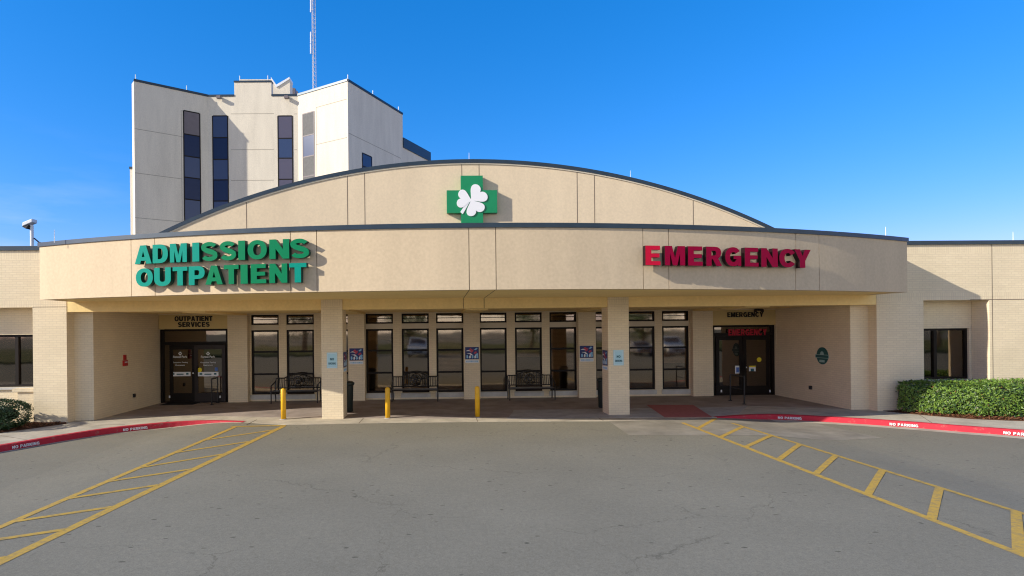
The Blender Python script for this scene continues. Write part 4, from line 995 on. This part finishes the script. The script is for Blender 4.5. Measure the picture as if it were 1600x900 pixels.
def guide_rail(x, y0, y1, label):
    S = empty('door_guide_rail', (x, y0, .006), label, 'railing', 'guide rails in front of the doors')
    for y in (y0, y1):
        p = MB().tube([(x, y, .006), (x, y, .95)], .025, 8).build('post', M['black_metal'], S)
        MB().lathe([(.07, .006), (.06, .03), (.03, .035)], 14, (x, y, 0)).build('foot', M['black_metal'], p)
    MB().tube([(x, y0, .95), (x, y1, .95)], .025, 8).build('rail', M['black_metal'], S)
    MB().tube([(x, y0, .5), (x, y1, .5)], .014, 8).build('lower_rail', M['black_metal'], S)
guide_rail(10.27, 19.35, 20.3, 'black guide rail standing before the left side of the emergency doors')
guide_rail(-8.38, 21.15, 21.7, 'black guide rail beside the open right leaf of the outpatient doors')
p = gr(256, 631); o = MB().box(-10.3, -9.1, 21.25, 21.85, .005, .017).build('door_mat', M['mat_'], origin=(-9.7, 21.55, .005)); tag(o, 'black rubber mat in front of the outpatient doors', 'mat')

# ------------------------------------------------------------------ planting
def bed(poly, name):
    mb = MB(); xs0 = min(p[0] for p in poly); xs1 = max(p[0] for p in poly); mb.prism(poly, -.2, .02); o = mb.build(name, M['soil']); struct(o); return o
def inside(p, poly):
    c = False; j = len(poly) - 1
    for i in range(len(poly)):
        if (poly[i][1] > p[1]) != (poly[j][1] > p[1]) and p[0] < (poly[j][0] - poly[i][0]) * (p[1] - poly[i][1]) / (poly[j][1] - poly[i][1]) + poly[i][0]: c = not c
        j = i
    return c
bedR = [(13.6, 17.44), (13.75, 17.1), (14.25, 16.35), (14.8, 15.75), (15.4, 15.45), (16.2, 15.2), (18, 14.6), (24, 13.5), (24, 17.44)]
bedL = [(-11.2, 17.44), (-11.05, 17.2), (-11.5, 16.45), (-12.0, 15.6), (-12.6, 14.8), (-14, 13.3), (-17, 11.2), (-20, 10.5), (-20, 17.44)]
bed(bedR, 'mulch_bed'); bed(bedL, 'mulch_bed')
for poly, nm, cnt, xr in ((bedR, 'mulch_chips', 5200, (13.9, 18.5, 14.4, 17.4)), (bedL, 'mulch_chips', 4200, (-14.8, -11.0, 13.2, 17.4))):
    mb = MB(); q = 0
    while q < cnt:
        x = random.uniform(xr[0], xr[1]); y = random.uniform(xr[2], xr[3])
        q += 1
        if not inside((x, y), poly): continue
        a = random.uniform(0, 6.28); l = random.uniform(.015, .05); w = random.uniform(.008, .02); dz = random.uniform(-.02, .02); z = .022 + random.uniform(0, .03)
        u = Vector((math.cos(a), math.sin(a), dz / l)) * l; v = Vector((-math.sin(a), math.cos(a), random.uniform(-.6, .6))) * w; c = Vector((x, y, z))
        mb.add([c - u - v, c + u - v, c + u + v, c - u + v], [(0, 1, 2, 3)])
    tag(mb.build(nm, M['chip']), 'brown wood mulch chips', 'mulch', kind='stuff')

def leaves(mb, p, nrm, s, mi=0):
    """a folded leaf at p, facing about nrm"""
    n_ = (nrm + Vector((random.gauss(0, .55), random.gauss(0, .55), random.gauss(.15, .5)))).normalized()
    t = n_.cross(Vector((random.gauss(0, 1), random.gauss(0, 1), random.gauss(0, 1)))).normalized(); b = n_.cross(t)
    l = s * random.uniform(.7, 1.3); w = l * .38
    a0 = p - t * l; a1 = p + t * l; m0 = p + b * w + n_ * w * .35; m1 = p - b * w + n_ * w * .35
    mb.add([a0, m0, a1, m1], [(0, 1, 2), (0, 2, 3)], mi)
def lump(x, y): return .5 * math.sin(x * 3.1 + 1.3 * math.sin(y * 2.3)) + .3 * math.sin(x * 7.3 + y * 5.1) + .2 * math.sin(x * 13.7 - y * 9.9)
# clipped hedge under the right wing window
S = empty('clipped_hedge', (18, 16.4, 0), 'long clipped green hedge on brown mulch under the right wing window', 'hedge')
front_line = [(13.88, 17.2), (14.02, 16.9), (14.75, 16.35), (15.6, 15.85), (16.6, 15.65), (18.5, 15.3), (23.5, 14.6)]
fl = spline(front_line, 5)
def hedge_front(x):
    for i in range(len(fl) - 1):
        if fl[i].x <= x <= fl[i + 1].x: return fl[i].y + (fl[i + 1].y - fl[i].y) * (x - fl[i].x) / max(1e-6, fl[i + 1].x - fl[i].x)
    return 17.15 if x < 14.4 else 14.6
def pick(): r_ = random.random(); return 2 if r_ < .015 else (1 if r_ < .28 else 0)
mbc = MB(); mbl = MB()
HH = .92
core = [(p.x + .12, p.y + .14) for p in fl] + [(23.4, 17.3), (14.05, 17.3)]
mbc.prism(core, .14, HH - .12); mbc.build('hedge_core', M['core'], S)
L = [0]
for i in range(len(fl) - 1): L.append(L[-1] + (fl[i + 1] - fl[i]).length)
def on_line(s):
    for i in range(len(fl) - 1):
        if s <= L[i + 1]:
            f = (s - L[i]) / (L[i + 1] - L[i]); p = fl[i].lerp(fl[i + 1], f); t = (fl[i + 1] - fl[i]).normalized(); return p, Vector((t.y, -t.x, 0))
    return fl[-1], Vector((0, -1, 0))
smax = L[-1] * .72
for _ in range(13500):
    s_ = random.uniform(0, smax); p, n_ = on_line(s_); z = .05 + (HH - .05) * random.random() ** .85
    rr = max(0, (z - (HH - .22)) / .22); bul = lump(s_ * 2.2, z * 4) * .09 - (rr ** 2) * .2 - max(0, (.25 - z)) * .3
    q = Vector((p.x, p.y, z)) + n_ * (bul + random.gauss(0, .035))
    leaves(mbl, q, (n_ + Vector((0, 0, rr))).normalized(), .036, pick())
for _ in range(9000):
    x = random.uniform(13.95, 20.6); y0 = hedge_front(x); y = random.uniform(y0 + .05, 17.3)
    z = HH + lump(x * 2, y * 2) * .045 + random.gauss(0, .02)
    leaves(mbl, Vector((x, y, z)), Vector((0, 0, 1)), .036, pick())
for _ in range(1100):                      # stray shoots
    x = random.uniform(14.6, 20.4); y = random.uniform(hedge_front(x) + .1, 17.2); h = random.uniform(.02, .09)
    leaves(mbl, Vector((x, y, HH + h)), Vector((random.gauss(0, 1), random.gauss(0, 1), .5)).normalized(), .035)
mbl.build('foliage', [M['leaf'], M['leafd'], M['chip']], S)
mb = MB()
for _ in range(40):
    s_ = random.uniform(.1, smax); p, n_ = on_line(s_); q = Vector((p.x, p.y, 0)) - n_ * random.uniform(.1, .25)
    mb.tube([(q.x, q.y, 0), (q.x + random.uniform(-.08, .08), q.y, .2), (q.x + random.uniform(-.12, .12), q.y, .35)], [.014, .011, .008], 5)
mb.build('stem', M['stem'], S)
# round shrub at the left edge
S = empty('rounded_shrub', (-13.1, 16.35, 0), 'rounded dark green shrub on the mulch bed below the left wing window', 'shrub')
c = Vector((-13.15, 16.35, .40)); rx_, ry_, rz_ = 1.42, .8, .42
mb = MB(); k = len(mb.v); nu, nv = 20, 10
for j in range(nv + 1):
    for i in range(nu):
        th = math.pi * j / nv; ph = 2 * math.pi * i / nu
        mb.v.append((c.x + (rx_ - .12) * math.sin(th) * math.cos(ph), c.y + (ry_ - .12) * math.sin(th) * math.sin(ph), c.z + (rz_ - .1) * math.cos(th)))
for j in range(nv):
    for i in range(nu): mb.f.append((j * nu + i, j * nu + (i + 1) % nu, (j + 1) * nu + (i + 1) % nu, (j + 1) * nu + i)); mb.mi.append(0)
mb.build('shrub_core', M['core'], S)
mb = MB()
for _ in range(9000):
    th = math.acos(random.uniform(-.85, 1)); ph = random.uniform(0, 6.283)
    e = .65
    def sg(v): return math.copysign(abs(v) ** e, v)
    n_ = Vector((math.sin(th) * math.cos(ph), math.sin(th) * math.sin(ph), math.cos(th)))
    r_ = 1 + .06 * lump(ph * 3, th * 4) + random.gauss(0, .03)
    q = c + Vector((rx_ * sg(math.sin(th)) * sg(math.cos(ph)) * r_, ry_ * sg(math.sin(th)) * sg(math.sin(ph)) * r_, rz_ * sg(math.cos(th)) * r_))
    leaves(mb, q, n_, .036)
mb.build('foliage', M['leafd'], S)
mb = MB()
for _ in range(10):
    a = random.uniform(0, 6.28); q = c + Vector((math.cos(a) * .9, math.sin(a) * .4, 0)); mb.tube([(q.x * .0 + c.x + math.cos(a) * .3, c.y + math.sin(a) * .2, 0), (q.x, q.y, .35)], [.016, .01], 5)
mb.build('stem', M['stem'], S)

# ------------------------------------------------------------------ the far side of the car park (seen mirrored in the windows)
M['paint_white'] = mat('car_paint_white', (.72, .72, .70), .25, .6); M['paint_grey'] = mat('car_paint_grey', (.22, .23, .25), .25, .6); M['paint_red'] = mat('car_paint_red', (.30, .03, .03), .25, .6)
M['carglass'] = mat('car_glass', (.01, .012, .015), .05, .8); M['tyre'] = mat('tyre_rubber', (.012, .012, .012), .8); M['lamp'] = mat('headlamp', (.8, .8, .8), .15, .8)
def make_car(x, y, paint, tall, label):
    S = empty('parked_car', (x, y, zroad(x)), label, 'car', 'cars parked across the car park'); z0 = zroad(x)
    L_, W, h = 4.6, .92, (1.78 if tall else 1.45)
    prof = [(0, .35), (0, .72), (-.15, .86), (-1.05, 1.0), (-1.7, h - .06), (-2.0, h), (-3.6, h), (-4.2, h - .2 if tall else 1.1), (-4.6, .95), (-4.6, .35)]
    def body(prof, w0, w1, zs):
        mb = MB(); k = 0; n = len(prof)
        for sx in (-1, 1):
            for p in prof: mb.v.append((x + sx * (w0 if p[1] < zs else w1), y + p[0], z0 + p[1]))
        mb.f.append(tuple(range(n))); mb.f.append(tuple(range(n, 2 * n))[::-1]); mb.mi += [0, 0]
        for i in range(n): mb.f.append((i, n + i, n + (i + 1) % n, (i + 1) % n)); mb.mi.append(0)
        return mb
    body(prof, W, W - .14, 1.05).build('body', M[paint], S, bevel=.05)
    mb = MB(); a = (-1.12, 1.03); b = (-1.66, h - .10)
    mb.add([(x - .72, y + a[0] + .02, z0 + a[1]), (x + .72, y + a[0] + .02, z0 + a[1]), (x + .66, y + b[0] + .03, z0 + b[1]), (x - .66, y + b[0] + .03, z0 + b[1])], [(0, 1, 2, 3)]); mb.build('windscreen', M['carglass'], S)
    for sx in (-1, 1):
        MB().box(x + sx * .79 - .02, x + sx * .79 + .02, y - 3.7, y - 1.7, z0 + 1.08, z0 + h - .12).build('side_window', M['carglass'], S)
        MB().box(x + sx * .68 - .17, x + sx * .68 + .17, y - .05, y + .015, z0 + .62, z0 + .76).build('headlight', M['lamp'], S, bevel=.02)
        MB().box(x + sx * .98 - .08, x + sx * .98 + .08, y - 1.5, y - 1.35, z0 + 1.0, z0 + 1.15).build('mirror', M[paint], S, bevel=.02)
        for yy in (-.85, -3.7): MB().tube([(x + sx * .93, y + yy, z0 + .33), (x + sx * .72, y + yy, z0 + .33)], .33, 18).build('wheel', M['tyre'], S)
    MB().box(x - .5, x + .5, y - .03, y + .012, z0 + .45, z0 + .68).build('grille', M['black_metal'], S)
for x, y, p, t, lb in ((-8.6, -11, 'paint_grey', False, 'grey car parked across the car park, leftmost of the parked cars'), (-2.4, -11, 'paint_white', True, 'white tall car parked across the car park, second from the left'),
                       (19.8, -11, 'paint_grey', False, 'grey car parked across the car park, beside a white one'), (23.0, -11.3, 'paint_white', True, 'white tall car parked across the car park beside a grey one'), (33.5, -9, 'paint_red', False, 'red car parked across the car park, rightmost of the parked cars')):
    make_car(x, y, p, t, lb)
struct(MB().prism([(-90, -18), (120, -18), (120, -60), (-90, -60)], -.3, .05).build('grass_verge', mat('verge_grass', (.13, .14, .045), .95, .1, var=.35, vscale=2)))
def make_tree(x, y, h, sp, label):
    S = empty('broadleaf_tree', (x, y, 0), label, 'tree', 'trees across the car park')
    mb = MB().tube([(x, y, -.1), (x + .1, y, h * .22), (x, y + .1, h * .5)], [.28, .2, .1], 9)
    for q in range(6):
        a = q * 1.05; mb.tube([(x + .05, y, h * (.2 + .03 * q)), (x + math.cos(a) * sp * .5, y + math.sin(a) * sp * .5, h * .5)], [.1, .03], 6)
    mb.build('trunk', M['stem'], S)
    mb = MB(); cl = [(Vector((x, y, h * .55)) + Vector((random.gauss(0, sp * .38), random.gauss(0, sp * .38), random.gauss(0, h * .17)))) for _ in range(34)]
    for c in cl:
        for _ in range(75):
            v = Vector((random.gauss(0, 1), random.gauss(0, 1), random.gauss(0, .8))).normalized(); leaves(mb, c + v * random.uniform(.5, 1.15), v, .16)
    mb.build('crown', M['leaf'], S)
for x, y, h, sp, lb in ((-30, -24, 9, 4, 'broad tree, leftmost of the row across the car park'), (-17, -27, 11, 4.6, 'tall tree across the car park, second from the left'), (-4, -25, 8, 4, 'broad tree across the car park behind the white car'), (11, -26, 10, 4.4, 'tall tree in the middle of the far row'), (24, -24, 8, 4.2, 'broad tree behind the white and grey cars'), (38, -26, 10, 4.6, 'tall tree across the car park, second from the right'), (54, -25, 11, 5, 'large tree, rightmost of the row across the car park')):
    make_tree(x, y, h * .8, sp, lb)
